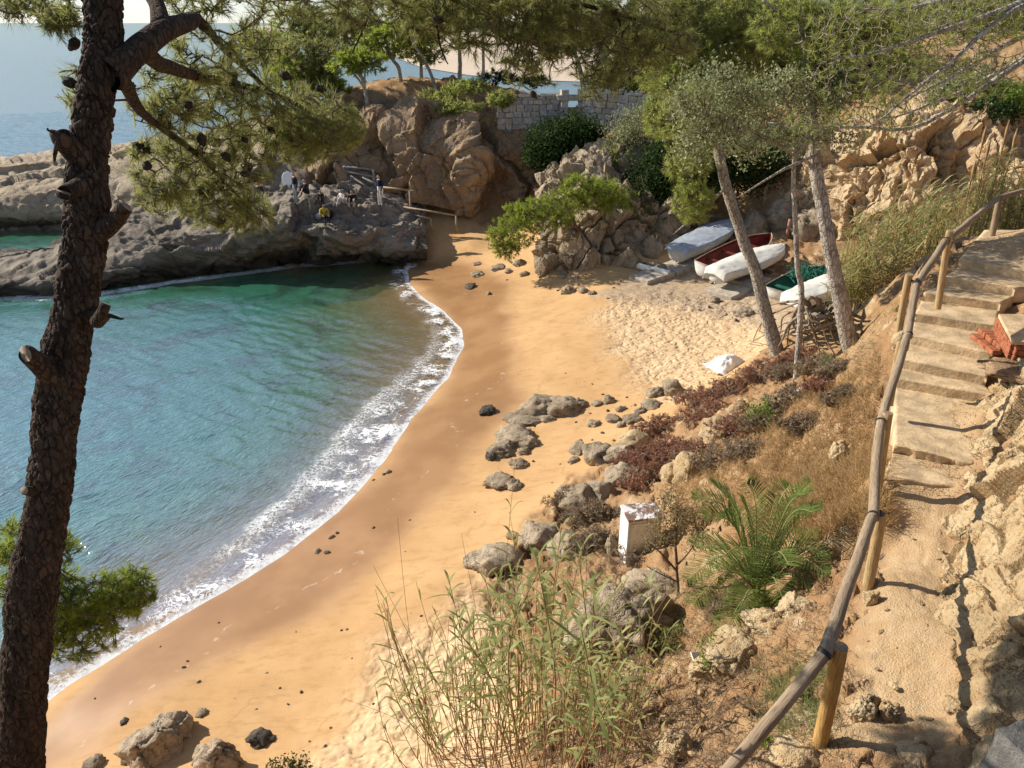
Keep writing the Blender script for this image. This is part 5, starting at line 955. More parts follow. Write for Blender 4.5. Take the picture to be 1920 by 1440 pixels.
# ---------------------------------------------------------------- shrubs
DRYS = []
def shrub(label, px, py, rx, ry, lmat, n2=20, nt=150, nn=12, L=.12, w=.03, Y=None, leaf=None, lift=0, group=None, twig=.008, name='shrub', spread=.6, masses=None):
    base = on(px, py) if Y is None else D(px, py, Y); s = (base[1]*_cp+(EYE-base[2])*_sp)/FPX; t = thing(name, base-np.array([0, 0, .05]), label, 'shrub', group); o0 = np.array(t.location); nodes = np.array([base+np.array([0, 0, k]) for k in (.02, .08, .15)]); mb = MB()
    ms = masses or [(0, -ry, rx, ry)]; bl = [(base+np.array([a*s, 0, -b_*s*1.05]), np.array([c*s, (c+d_)*s*.5, d_*s]), max(.2, c*d_/(rx*ry))) for a, b_, c, d_ in ms]
    T, d = crown(mb, nodes, bl, n2, nt, twig, .15); stuff(link('stems', mb.build('stems', [M_TWIGG if lmat in DRYS else M_TWIG], True, o0), t)); nd = MB()
    if leaf: leaves(nd, T, nn, leaf, L, w)
    else: needles(nd, T, d, nn, L, w, spread, 0, L*.5)
    stuff(link('foliage', nd.build('foliage', [lmat], False, o0), t)); return t
shrub('bright green pine bush spreading over the cove rocks', 1075, 450, 50, 40, M_NEEDB, 40, 420, 18, .20, .022, 36.6, masses=[(-60,-45,55,32),(-110,-15,48,32),(-140,-2,30,22),(-20,-60,50,30),(40,-80,44,26),(10,-95,40,22),(75,-70,34,24),(-90,-50,40,22),(-125,20,26,18)])
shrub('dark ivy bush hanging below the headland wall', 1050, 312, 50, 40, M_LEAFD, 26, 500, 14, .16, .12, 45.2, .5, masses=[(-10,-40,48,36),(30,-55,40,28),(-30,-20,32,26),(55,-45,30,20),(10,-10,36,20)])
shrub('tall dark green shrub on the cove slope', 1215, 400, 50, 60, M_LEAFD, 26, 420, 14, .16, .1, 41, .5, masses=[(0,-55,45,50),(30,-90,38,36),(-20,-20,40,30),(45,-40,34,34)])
shrub('grey green bush at the end of the pale stone wall', 1195, 275, 40, 40, M_LEAFG, 24, 300, 14, .15, .06, 43.5, .5, masses=[(0,-30,40,34),(20,-50,30,24),(-30,-10,30,20)])
shrub('olive shrub under the tall dark shrub', 1160, 400, 40, 30, M_NEEDM, 24, 300, 14, .22, .03, 39.5, masses=[(0,-20,40,26),(30,10,34,26),(-30,-45,34,24),(60,25,30,20)])
shrub('low olive bush above the cove rocks', 1110, 330, 36, 26, M_NEEDM, 24, 220, 14, .22, .03, 42.5, masses=[(0,-10,40,22),(40,-30,36,24),(-30,0,30,16)])
shrub('shaded bush beside the grey covered boat', 1255, 420, 36, 30, M_NEED, 24, 240, 14, .2, .03, 40.5)
shrub('grey bush on the brow of the orange cliff', 1810, 200, 50, 34, M_LEAFG, 30, 420, 14, .16, .07, 38, .5, masses=[(0,-20,46,28),(40,-5,40,26),(-40,-15,36,24),(20,-35,40,20)])
shrub('dark green shrub rooted on the right cliff edge', 1855, 240, 40, 24, M_LEAFD, 24, 260, 14, .14, .08, 36.5, .45)
shrub('green bush under the terrace wall on the cliff top', 1885, 215, 40, 26, M_LEAFY, 24, 260, 14, .14, .07, 37, .4)
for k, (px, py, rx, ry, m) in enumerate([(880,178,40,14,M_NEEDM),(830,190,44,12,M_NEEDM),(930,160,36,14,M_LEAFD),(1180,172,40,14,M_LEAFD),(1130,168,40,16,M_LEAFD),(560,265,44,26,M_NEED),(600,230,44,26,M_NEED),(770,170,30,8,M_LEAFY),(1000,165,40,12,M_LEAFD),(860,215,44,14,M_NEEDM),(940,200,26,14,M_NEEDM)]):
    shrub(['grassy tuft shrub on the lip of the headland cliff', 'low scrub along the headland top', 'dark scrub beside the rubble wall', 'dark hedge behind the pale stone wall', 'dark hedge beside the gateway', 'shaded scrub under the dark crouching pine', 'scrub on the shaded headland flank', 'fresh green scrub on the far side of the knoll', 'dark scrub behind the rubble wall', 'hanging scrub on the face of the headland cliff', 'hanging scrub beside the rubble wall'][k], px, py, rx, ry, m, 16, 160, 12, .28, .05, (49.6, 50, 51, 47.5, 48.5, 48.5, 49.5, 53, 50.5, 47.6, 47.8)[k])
# ================================================================ REEDS, PALM, SLOPE PLANTS
M_CANE = plain_mat('reed_cane', (.34, .205, .085), .7, .4, 9, .2, .005); M_CANED = plain_mat('dry_cane', (.24, .15, .085), .8, .4, 9, .2, .005)
M_REED = leaf_mat('reed_leaves', (.13, .17, .05), (.44, .47, .19), .4, .55, .25); M_REEDY = leaf_mat('yellow_reed_leaves', (.30, .26, .075), (.52, .46, .20), .4, .5, .3)
M_PALM = leaf_mat('palm_leaflets', (.075, .125, .025), (.25, .31, .075), .35, .45, .35); M_PALMR = plain_mat('palm_rachis', (.30, .31, .11), .6, .2)
M_RED = leaf_mat('red_succulent', (.19, .095, .06), (.50, .24, .15), .3); M_DRY = leaf_mat('dry_scrub', (.17, .12, .075), (.42, .31, .195), .3); M_STRAW = leaf_mat('dry_grass', (.27, .165, .065), (.58, .40, .19), .35); M_GRASSG = leaf_mat('green_grass', (.12, .16, .045), (.30, .34, .12), .35)
DRYS += [M_RED, M_DRY]
def blade(mb, base, d, L, w, droop, mi=0, seg=5, tint=.5, fold=.0):
    d = d/np.linalg.norm(d); s = np.cross(d, [0, 0, 1.]); s /= np.linalg.norm(s)+1e-9; t = np.linspace(0, 1, seg+1); C = base+d*(t*L)[:, None]+np.array([0, 0, -1.])*(droop*L*t**2)[:, None]
    wd = w*np.sin(np.pi*np.clip(.12+.88*t, 0, 1))**.7*.5; wd[-1] = 0; V = np.concatenate([C-s*wd[:, None], C+s*wd[:, None]+np.array([0, 0, fold*w])]); n = seg+1; k = np.arange(seg); mb.add(V, np.stack([k, k+1, k+1+n, k+n], 1), mi, tint)
def reed(parent, o0, base, top, nl, r, leafmat, canemat, L=.42, w=.028, r0=.008, frac=.45):
    mid = (base+top)/2+r.normal(size=3)*.06*np.linalg.norm(top-base); P = catmull(np.array([base, mid, top]), 14); mb = MB(); add_tube(mb, P, np.linspace(r0, r0*.45, 14), 5); st = link('stalk', mb.build('stalk', [canemat], True, o0), parent)
    if nl:
        lb = MB()
        for k in range(nl):
            t = 1-frac*(k/nl)-.01; p = P[min(13, int(t*13))]*(1-(t*13) % 1)+P[min(13, int(t*13)+1)]*((t*13) % 1); a = k*2.4+r.uniform(-.6, .6); d = np.array([math.cos(a), math.sin(a), r.uniform(.4, 1.6) if k > 1 else 2.5])
            blade(lb, p, d, L*r.uniform(.6, 1.2), w*r.uniform(.7, 1.2), r.uniform(.2, .75), 0, 5, np.clip(r.normal(.5, .25), 0, 1))
        link('leaves', lb.build('leaves', [leafmat], True, o0), st)
r = np.random.default_rng(21)
cb = on(980, 1420); rc = thing('reed_clump', cb, 'large clump of tall giant reeds growing at the foot of the slope', 'reeds'); o0 = np.array(rc.location)
TOP = [(730,1120),(715,1250),(760,1290),(850,1090),(860,1175),(880,1150),(905,1085),(930,1075),(960,1070),(985,1090),(1000,1045),(1020,1060),(1050,1030),(1060,990),(1080,1060),(1100,1020),(1110,1085),(1075,1130),(960,1140),(1010,1150),(1040,1180),(890,1220),(930,1200),(1090,1180),(1060,1240),(980,1230),(1150,1200),(1165,1270),(845,1250),(870,1300),(1000,1290),(1120,1250),(940,1290),(800,1240),(1030,1110),(970,1000),(945,1120),(1130,1130),(1015,1220),(1085,1290)]
for k, (px, py) in enumerate(TOP):
    bx = 880+(px-900)*.55+r.uniform(-40, 40)+60; by = r.uniform(1380, 1500); base = on(bx, by); yt = base[1]+r.uniform(-.1, .35); reed(rc, o0, base-np.array([0, 0, .1]), D(px+r.uniform(-8, 8), py, yt), r.integers(13, 19), r, M_REED if r.random() < .85 else M_REEDY, M_CANE, .46, .034, .010, .5)
for k in range(120):                                            # leafless canes
    bx, by = r.uniform(790, 1180), r.uniform(1370, 1500); base = on(bx, by); px = bx+(bx-960)*.35+r.uniform(-60, 40); reed(rc, o0, base-np.array([0, 0, .1]), D(px, by-r.uniform(120, 330), base[1]+r.uniform(0, .3)), r.integers(2, 9), r, M_REEDY if r.random() < .35 else M_REED, M_CANE if r.random() < .5 else M_CANED, .28, .024, .007, .7)
for bx, by, px, py in ((830,1430,645,1310),(820,1440,700,1060),(840,1430,745,970),(835,1440,720,1130),(900,1430,865,1000),(1130,1440,1100,1030),(1000,1430,965,870),(1010,1430,955,960),(860,1440,760,1170)):
    base = on(bx, by); reed(rc, o0, base, D(px, py, base[1]+.5), 2 if px > 900 else 0, r, M_REED, M_CANED, .4, .02, .005, .25)
# single reed stems near the sand
for px, py, bx, by, lab in ((1165,1190,1175,1420,'single leafy reed on the dark soil beside the rock slab'),(1215,1090,1230,1150,'short reed sprout on the tan rock shoulder')):
    base = on(bx, by); t = thing('reed', base, lab, 'reed'); reed(t, np.array(base), base, D(px, py, base[1]+.1), 14, r, M_REED, M_CANE, .34, .03, .008, .6)
# reed beds between the stairs and the cliff
def reed_bed(label, pxs, pys, n, hgt, mats, seed, Yr):
    r = np.random.default_rng(seed); lb = MB(); sb = MB(); c = np.array([0, 0, 0.]); bases = []
    for k in range(n):
        Yk = r.uniform(*Yr); tp = D(r.uniform(*pxs), r.uniform(*pys), Yk); zb = float(H(tp[0], tp[1])); base = np.array([tp[0]+r.uniform(-.2, .2), tp[1]+r.uniform(-.2, .2), max(zb, tp[2]-hgt)]); bases.append(base); P = catmull(np.array([base, (base+tp)/2+r.normal(size=3)*.08, tp]), 8); add_tube(sb, P, np.linspace(.012, .006, 8), 4, 0, .5, False)
        for q in range(12):
            t = 1-.75*q/12; p = base*(1-t)+tp*t; a = q*2.4+r.uniform(-.6, .6); blade(lb, p, np.array([math.cos(a), math.sin(a), r.uniform(.3, 1.5)]), r.uniform(.35, .75), r.uniform(.03, .055), r.uniform(.2, .8), 0 if r.random() < .6 else 1, 4, np.clip(r.normal(.5, .25), 0, 1))
    o0 = np.mean(bases, 0); o0[2] = np.min(np.array(bases)[:, 2]); t = thing('reed_clump', o0, label, 'reeds'); stuff(link('stalks', sb.build('stalks', [M_CANE], True, o0), t)); stuff(link('leaves', lb.build('leaves', mats, True, o0), t))
reed_bed('pale yellow reeds beyond the top of the stairs', (1830, 1960), (285, 400), 110, 2.6, [M_REEDY, M_REED], 31, (19, 22))
reed_bed('reeds at the foot of the orange cliff behind the handrail', (1680, 1850), (340, 460), 130, 2.4, [M_REED, M_REEDY], 32, (21, 25))
reed_bed('reed thicket between the straight pine and the handrail', (1590, 1720), (390, 520), 120, 2.2, [M_REED, M_REEDY], 33, (21, 24.5))
reed_bed('low yellowing reeds by the covered dinghy', (1570, 1680), (470, 545), 60, 1.2, [M_REEDY, M_REED], 34, (20.5, 22.5))
reed_bed('reddish dry reeds under the handrail', (1640, 1720), (460, 530), 40, 1.0, [M_REEDY, M_STRAW], 35, (19.5, 21))
rp = thing('reed_plumes', D(1890, 300, 21), 'brown reed plumes standing above the pale reeds', 'reeds'); o0 = np.array(rp.location)
for px, py in ((1893,225),(1908,240),(1850,235),(1830,300),(1857,262)):
    a = D(px, py, 21); mb = MB(); add_tube(mb, np.array([a-np.array([0, 0, 1.6]), a-np.array([0, 0, .5]), a-np.array([0, 0, .25]), a])-o0, [.01, .02, .045, .01], 6); link('plume', mb.build('plume', [M_CANE]), rp)

# ---- young date palm
pb = on(1412, 1135); pm = thing('palm', pb, 'young date palm with arching feathery fronds on the slope', 'palm'); o0 = np.array(pm.location); c0 = pb+np.array([0, 0, .25])
mb = MB(); add_tube(mb, np.array([pb-np.array([0, 0, .2]), pb+np.array([0, 0, .15]), c0])-o0, [.17, .15, .06], 12); link('stem', mb.build('stem', [plain_mat('palm_base', (.16, .11, .07), .9, .4, 14, .8, .03)]), pm)
FR = [(1335,905,-.1),(1300,930,.2),(1400,905,.25),(1520,905,.0),(1515,925,-.35),(1525,960,-.7),(1300,1020,-.4),(1555,1040,-.5),(1550,1075,-.85),(1545,1000,.3),(1290,1085,-.75),(1300,1130,-.85),(1380,1160,-.95),(1470,1130,-.95),(1360,960,.6),(1455,930,.5),(1340,1060,-.9),(1480,1060,-.9),(1395,940,-.1),(1440,1010,.6),(1530,1100,-.6),(1355,1190,-.6),(1480,910,.2),(1320,965,.0),(1540,950,-.2)]
for k, (px, py, dy) in enumerate(FR):
    tip = D(px, py, pb[1]+dy); L = np.linalg.norm(tip-c0); mid = (c0+tip)/2+np.array([0, 0, (.30 if k % 3 else .2)*L]); P = catmull(np.array([c0, mid, tip]), 26); mb = MB(); add_tube(mb, P, np.linspace(.014, .003, 26), 5, 1); t, a, b_ = frames(P); rr_ = np.random.default_rng(k)
    for j in range(4, 26):
        for q in range(2):
            for sg in (-1, 1):
                tt = min(25., j+q/2); i_ = int(tt); p = P[i_]*(1-tt+i_)+P[min(25, i_+1)]*(tt-i_); tg = t[i_]; sd = np.cross(tg, [0, 0, 1.]); sd /= np.linalg.norm(sd)+1e-9; upv = np.cross(sd, tg); ln = .36*math.sin(math.pi*(.18+.78*(tt/26.)))**.8; dvec = sd*sg*1.0+tg*.6+upv*.3+rr_.normal(size=3)*.08; blade(mb, p, dvec, ln*rr_.uniform(.85, 1.15), .0145, .18, 0, 3, np.clip(rr_.normal(.45, .2), 0, 1))
    link('frond', mb.build('frond', [M_PALM, M_PALMR], True, o0), pm)
# ---- small leafy tree beside the cabinet
sb = on(1272, 1125); Ys = sb[1]; tS = [sb-np.array([0, 0, .1]), D(1270, 1060, Ys), D(1268, 1010, Ys), D(1272, 960, Ys)]
lim = [([D(1270,1070,Ys), D(1245,1040,Ys-.1), D(1215,1015,Ys-.2)], [.02, .014, .008]), ([D(1269,1060,Ys), D(1295,1030,Ys+.1), D(1310,1000,Ys+.1)], [.018, .012, .008]), ([D(1269,1090,Ys), D(1240,1075,Ys), D(1212,1060,Ys)], [.014, .01, .006])]
tree('small_tree', 'small olive brown leafed tree growing between cabinet and palm', tS, [.028, .024, .02, .012], lim, [pix(1265,965,Ys,42,28)+(1.1,), pix(1230,1005,Ys-.1,34,26)+(.9,), pix(1295,975,Ys+.1,34,28)+(.8,), pix(1310,1015,Ys+.1,26,24)+(.5,), pix(1250,930,Ys,26,16)+(.4,)], 18, 60, 9, .06, .02, M_TWIG, leaf_mat('olive_brown_leaves', (.13, .125, .045), (.42, .32, .15), .3), leaf=.12, twig=.004, sides=8)
# ---- red succulent and dry scrub on the slope
XL = ['red mat of shrub at the sandy edge of the slope', 'russet bush rising over the whitish rock', 'dry brown shrub under the fresh green bush', 'dark red bush between the two slope pines', 'grey brown bush above the dry grass', 'reddish tuft beside the layered rock', 'wiry brown shrub under the handrail bend', 'russet mat below the straight pine']
XS = [(1240,795,46,26,'M_RED'),(1225,850,40,30,'M_RED'),(1420,840,50,26,'M_DRY'),(1510,665,44,22,'M_RED'),(1520,790,50,26,'M_DRY'),(1180,860,30,20,'M_RED'),(1590,740,40,24,'M_DRY'),(1560,715,44,20,'M_RED')]
LBL = ['red brown succulent shrub on the brow above the white hull', 'dry reddish shrub below the pale pine', 'russet scrub beside the cream rocks', 'tangled grey scrub under the two slope pines', 'red stemmed shrub hanging over the layered rock', 'dull red shrub between the green bush and the beach', 'brown twiggy scrub on the upper slope', 'grey brown scrub near the exposed roots', 'shaggy dry shrub over the tall cream rock', 'dark red shrub above the tan boulder', 'dry scrub edging the dirt under the handrail', 'low russet shrub on the lip of the slope', 'wiry grey shrub beside the straight pine', 'red and brown mat of shrub above the boulder heap', 'withered shrub over the shaded cream rock', 'brown scrub beside the white cabinet', 'dry scrub along the rock ridge above the reeds', 'grey scrub mat on the shaggy boulder']
SHR = [(1390,715,60,26,M_RED),(1440,690,44,24,M_RED),(1330,770,52,30,M_RED),(1480,690,44,30,M_DRY),(1210,890,40,44,M_RED),(1400,790,60,34,M_RED),(1500,740,54,30,M_DRY),(1540,680,50,24,M_DRY),(1290,850,54,40,M_RED),(1250,840,50,34,M_RED),(1450,780,54,34,M_DRY),(1310,740,46,20,M_RED),(1580,690,40,22,M_DRY),(1360,740,54,24,M_RED),(1370,850,60,40,M_DRY),(1110,1010,44,40,M_DRY),(1080,930,50,26,M_DRY),(1110,960,50,30,M_DRY)]
SHR += [(*x[:4], {'M_RED': M_RED, 'M_DRY': M_DRY}[x[4]]) for x in XS]; LBL += XL
for k, (px, py, rx, ry, m) in enumerate(SHR): shrub(LBL[k], px, py+ry*.5, rx*1.15, ry*.8, m, 70, 480, 10, .085, .016, twig=.006, spread=.9, masses=[(0, -ry*.5, rx*.8, ry*.7), (-rx*.6, -ry*.15, rx*.7, ry*.5), (rx*.6, -ry*.6, rx*.6, ry*.5)])
shrub('fresh green bush among the red shrubs', 1430, 805, 34, 28, M_LEAFY, 20, 160, 12, .06, .035, None, .14, twig=.004)
shrub('bright green weed beside the white litter', 1340, 1250, 26, 30, M_LEAFY, 20, 150, 10, .04, .026, None, .08, twig=.003)
shrub('grey green herb on the slope below the straight pine', 1555, 705, 22, 22, M_LEAFG, 16, 120, 10, .10, .01, twig=.004)
shrub('dark weed at the top of the near beach', 545, 1450, 36, 16, M_LEAFD, 14, 60, 10, .06, .03, None, .1, twig=.003)
shrub('little green weed in the dirt at the path edge', 1432, 1400, 12, 14, M_LEAFY, 8, 24, 8, .04, .012, twig=.002)
for k, (px, py, lab) in enumerate([(1200,1180,'dark low weeds beside the rock slab'),(1250,1210,'green mossy weeds under the palm'),(1180,1060,'shaggy dark weeds under the cabinet'),(1150,1120,'dark weeds below the upright rock'),(1360,1150,'leaf litter weeds under the palm fronds'),(1440,1150,'weeds behind the cream outcrops')]): shrub(lab, px, py, 44, 18, (M_DRY, M_NEED, M_DRY, M_NEED, M_DRY, M_NEEDM)[k], 24, 130, 10, .09, .012, twig=.004, spread=.9)
# ---- grasses and litter scattered over the slope (uncountable)
def scatter(name, polys, n, L, w, mat, label, cat, lean=.5, seed=1, blades=7, flat=0):
    r = np.random.default_rng(seed); mb = MB(); Q = []
    for (x0, x1, y0, y1, wt, sh_) in polys:
        m = int(n*wt); px = r.uniform(x0, x1, m); py = r.uniform(y0, y1, m)+sh_*(px-(x0+x1)/2); Q.append(on(px, py))
    Q = np.concatenate(Q); T = len(Q); b_ = Q[:, None]+np.concatenate([r.normal(0, .05, (T, blades, 2)), np.zeros((T, blades, 1))], 2); b_[..., 2] = Hd(b_[..., 0].ravel(), b_[..., 1].ravel()).reshape(T, blades)-.01
    v = r.normal(size=(T, blades, 3))*np.array([lean, lean, .15])+np.array([0, 0, 1-flat]); v /= np.linalg.norm(v, axis=2)[..., None]; ln = L*r.uniform(.4, 1.2, (T, blades, 1)); s = np.cross(v, r.normal(size=(T, blades, 3))); s /= np.linalg.norm(s, axis=2)[..., None]; bend = r.normal(size=(T, blades, 3))*np.array([.35, .35, .1])*ln
    V = np.stack([b_-s*w/2, b_+s*w/2, b_+v*ln*.55+s*w*.4, b_+v*ln*.55-s*w*.4, b_+v*ln+bend], 2).reshape(-1, 3); k = np.arange(T*blades)[:, None]*5; ti = np.repeat(np.clip(r.normal(.5, .25, T*blades), 0, 1), 5)
    mb.add(V, np.concatenate([k+np.array([[0, 1, 2]]), k+np.array([[0, 2, 3]]), k+np.array([[3, 2, 4]])]), 0, ti); o0 = Q.mean(0); o = link(name, mb.build(name, [mat], False, o0), None, o0); tag(o, label, cat, None, 'stuff')
scatter('dry_grass', [(1260,1480,840,960,.7,-.3),(1440,1640,740,960,1.2,-.5),(1500,1660,880,1000,.5,0),(1400,1640,950,1010,.4,0)], 1300, .26, .009, M_STRAW, 'straw coloured dry grass covering the slope under the handrail', 'grass', .75, 3)
scatter('sparse_grass', [(1400,1560,1220,1400,.6,0),(1450,1540,1270,1310,.5,0),(1240,1400,1100,1230,.4,0),(1660,1780,560,600,.12,0),(1560,1660,560,640,.3,0),(1480,1640,640,760,.6,0)], 420, .14, .005, M_GRASSG, 'sparse olive grass on the bare dirt', 'grass', .8, 4)
scatter('plant_litter', [(1120,1420,1060,1440,1.5,0),(1020,1200,1000,1440,1.0,0),(1400,1600,1050,1440,.5,0),(1300,1650,640,900,1.6,0),(1700,1860,740,930,.15,0)], 1700, .13, .009, M_DRY, 'dead stems and leaf litter on the slope', 'litter', 1.6, 5, 6, .75)
scatter('yard_litter', [(1140,1420,530,600,1.0,0),(1400,1560,560,640,.5,0),(1180,1320,700,760,.35,-.3)], 420, .12, .012, M_DRY, 'dry seaweed and twigs on the sand by the boats', 'litter', 2, 6, 5, .9)
scatter('seaweed_line', [(1150,1200,640,700,.35,.6),(1180,1235,690,745,.4,.3),(1050,1150,715,730,.2,0),(930,1010,700,712,.1,0)], 260, .09, .014, M_RED, 'brown dried seaweed along the edge of the churned sand', 'seaweed', 2, 8, 5, .92)
# ================================================================ CABINET, BOATS, PEOPLE
n = N('rusty_white_metal'); co = n.co(kind='obj'); zc = n.node('ShaderNodeSeparateXYZ', {0: co}).outputs[2]
rust = n.math('MULTIPLY', n.mapr(n.noise(5, 5, .7, n.co((1, 1, .35), 'obj')), .50, .62), n.mapr(zc, .2, 1.05, .25, 1)); c = n.mix(n.mapr(n.noise(3, 4, .6, co), .4, .65), (.70, .66, .55), (.58, .54, .42)); c = n.mix(rust, c, (.33, .15, .05)); c = n.mix(n.mapr(n.noise(26, 3, .7, co), .60, .70, 0, .8), c, (.12, .07, .04)); M_CAB = n.end(n.pbr(c, .65, n.bump(rust, .3, .01), .3))
n = N('peeling_lid'); co = n.co(kind='obj'); pe = n.mapr(n.noise(4, 6, .75, co, .8), .47, .55); M_LID = n.end(n.pbr(n.mix(pe, (.20, .12, .085), (.72, .71, .69)), .75, n.bump(pe, .5, .01), .2))
M_WHITEM = plain_mat('chalky_white', (.74, .73, .70), .7, .15, 4)
cb = D(1197, 1040, 13.1); cab = thing('utility_cabinet', cb, 'rusty white metal utility cabinet with peeling lid on the slope', 'cabinet', rz=.17)
def cpart(name, c, s, m, bev=.008, parent=None): V, F = box_vf((0, 0, 0), s); return link(name, bevel_mesh(mesh(name, V, F, [m], None, False), bev), parent or cab, c)
cpart('body', (0, 0, .48), (.66, .5, 1.05), M_CAB); cpart('lid', (0, 0, 1.03), (.72, .56, .05), M_LID); d_ = cpart('door', (.0, -.262, .5), (.58, .02, .88), M_CAB, .006); cpart('sunlit_side', (-.34, 0, .48), (.02, .5, 1.05), M_WHITEM, .005); cpart('handle', (.2, -.02, 0), (.03, .03, .1), M_STRAP, .004, d_); cpart('plinth', (0, 0, -.12), (.6, .45, .24), M_GREYWALL)  # left face whiter than the body: sunlight put into its colour
tag(link('litter_card', bevel_mesh(mesh('litter_card', *box_vf((0, 0, 0), (.16, .12, .02)), [M_WHITEM], None, False), .004), None, on(1305, 1242)+np.array([0, 0, .1]), (.5, .3, .4)), 'small white square of litter on the dark soil below the palm', 'litter')
tag(link('pale_stone', peb[1], None, on(1220, 1312)+np.array([0, 0, .04]), None, (.09, .07, .07)), 'pale rounded stone on dark soil beside the single reed', 'stone'); bpy.data.objects['pale_stone'].data = lst
tag(link('white_rag', mesh('white_rag', rock_shape(66, 3, 6, .3)[0]*np.array([.12, .09, .11]), ICO[3][1], [M_WHITEM]), None, on(1495, 748)+np.array([0, 0, .12])), 'crumpled white rag caught in the red shrubs', 'rag')

# ---- boats
def hull_sections(L, Bm, Dp, ns=26, flare=.25, transom=.75):
    t = np.linspace(0, 1, ns); half = Bm/2*np.where(t < .45, transom+(1-transom)*np.sin(t/.45*math.pi/2), np.cos(((t-.45)/.55)**1.6*math.pi/2)**.8); half[-1] = .012; sheer = Dp*(1+.12*(1-t)**2+.32*t**2.2); keel = np.where(t > .82, (t-.82)/.18, 0)**2*Dp*.75; x = (t-.5)*L+np.where(t > .5, (t-.5)*.0, 0); return t, x, half, sheer, keel
def hull_mesh(L, Bm, Dp, th=.03, mats=None, nf=9):
    t, x, half, sheer, keel = hull_sections(L, Bm, Dp); a = np.linspace(-1, 1, 2*nf+1); out = []
    for inset in (0, th):
        h = np.maximum(half-inset, .004); k = keel+inset; prof = np.sign(a)*np.abs(a)**.55; zz = np.abs(a)**2.4
        V = np.stack([np.broadcast_to(x[:, None]-(inset if True else 0)*(t[:, None] > .5), (len(t), len(a))), h[:, None]*prof[None], k[:, None]+(sheer-k)[:, None]*zz[None]], -1)
        if inset: V[0, :, 0] += th
        out.append(V)
    mb = MB(); F = grid_faces(len(t), len(a)); mb.add(out[0], F, 0); mb.add(out[1], F[:, ::-1], 1); m = len(a)
    for e, fl in ((0, False), (m-1, True)):                    # gunwale strip
        i0 = np.arange(len(t)-1)*m+e; N0 = len(t)*m; f = np.stack([i0, i0+m, i0+m+N0, i0+N0], 1); mb.Q.append(f if fl else f[:, ::-1]); mb.qm.append(np.zeros(len(f), int))
    for k_, idx in ((0, 0), (1, len(t)*m)):                    # transom
        i0 = np.arange(m//2)+idx; f = np.stack([i0, i0+1, m-2-np.arange(m//2)+idx, m-1-np.arange(m//2)+idx], 1); mb.Q.append(f if k_ else f[:, ::-1]); mb.qm.append(np.full(len(f), k_))
    return mb, (t, x, half, sheer, keel)
def tarp_mesh(L, Bm, Dp, skirt=.25, ridge=.22, seed=1, t0=0., t1=1.):
    t, x, half, sheer, keel = hull_sections(L, Bm, Dp, 44); sel = (t >= t0) & (t <= t1); x, half, sheer, t = x[sel], half[sel], sheer[sel], t[sel]; a = np.linspace(-1, 1, 31); inner = np.clip(np.abs(a)/.72, 0, 1); outw = np.clip((np.abs(a)-.72)/.28, 0, 1)
    yy = np.sign(a)[None]*inner[None]*(half[:, None]+.025+.03*outw[None]); zz = sheer[:, None]+.02+ridge*(1-inner[None]**1.4)*np.clip(half[:, None]/Bm*2, 0, 1)-skirt*outw[None]*(1+.4*fbm(np.stack([x*2.5, x*0, x*0+seed], -1), 3, seed)[:, None]); V = np.stack([np.broadcast_to(x[:, None], yy.shape), yy, zz], -1); V = V.copy(); q = V*np.array([2.2, 3.5, 1.5])
    V[..., 2] += .02*fbm(q+seed, 4, seed)+.028*ridged(q*1.5+seed, 3, seed+2)*(1-outw[None]*.5); V[..., 1] += .02*np.sign(a)[None]*fbm(q*1.6, 3, seed+3); V[0, :, 0] -= .06; V[0, :, 2] -= .02
    end = V[0].copy(); end[:, 2] -= skirt*1.3; end[:, 0] -= .05; V = np.concatenate([end[None], V]); return mesh('tarpaulin', V.reshape(-1, 3), grid_faces(*V.shape[:2])[:, ::-1], [])
M_HULLW = plain_mat('white_hull', (.70, .69, .64), .5, .2, 3, .1, .005, .4); M_HULLR = plain_mat('red_hull', (.17, .028, .02), .5, .3, 3, .1, .005, .4); M_HULLG = plain_mat('green_hull', (.02, .11, .07), .5, .3, 3, .1, .005, .4); M_TARPG = plain_mat('grey_tarp', (.36, .40, .45), .6, .2, 2); M_TARPW = plain_mat('white_tarp', (.66, .64, .57), .7, .12, 3, .3, .01); M_NET = plain_mat('green_net', (.03, .17, .11), .8, .5, 14); M_WOODB = plain_mat('boat_timber', (.42, .31, .2), .7, .3)
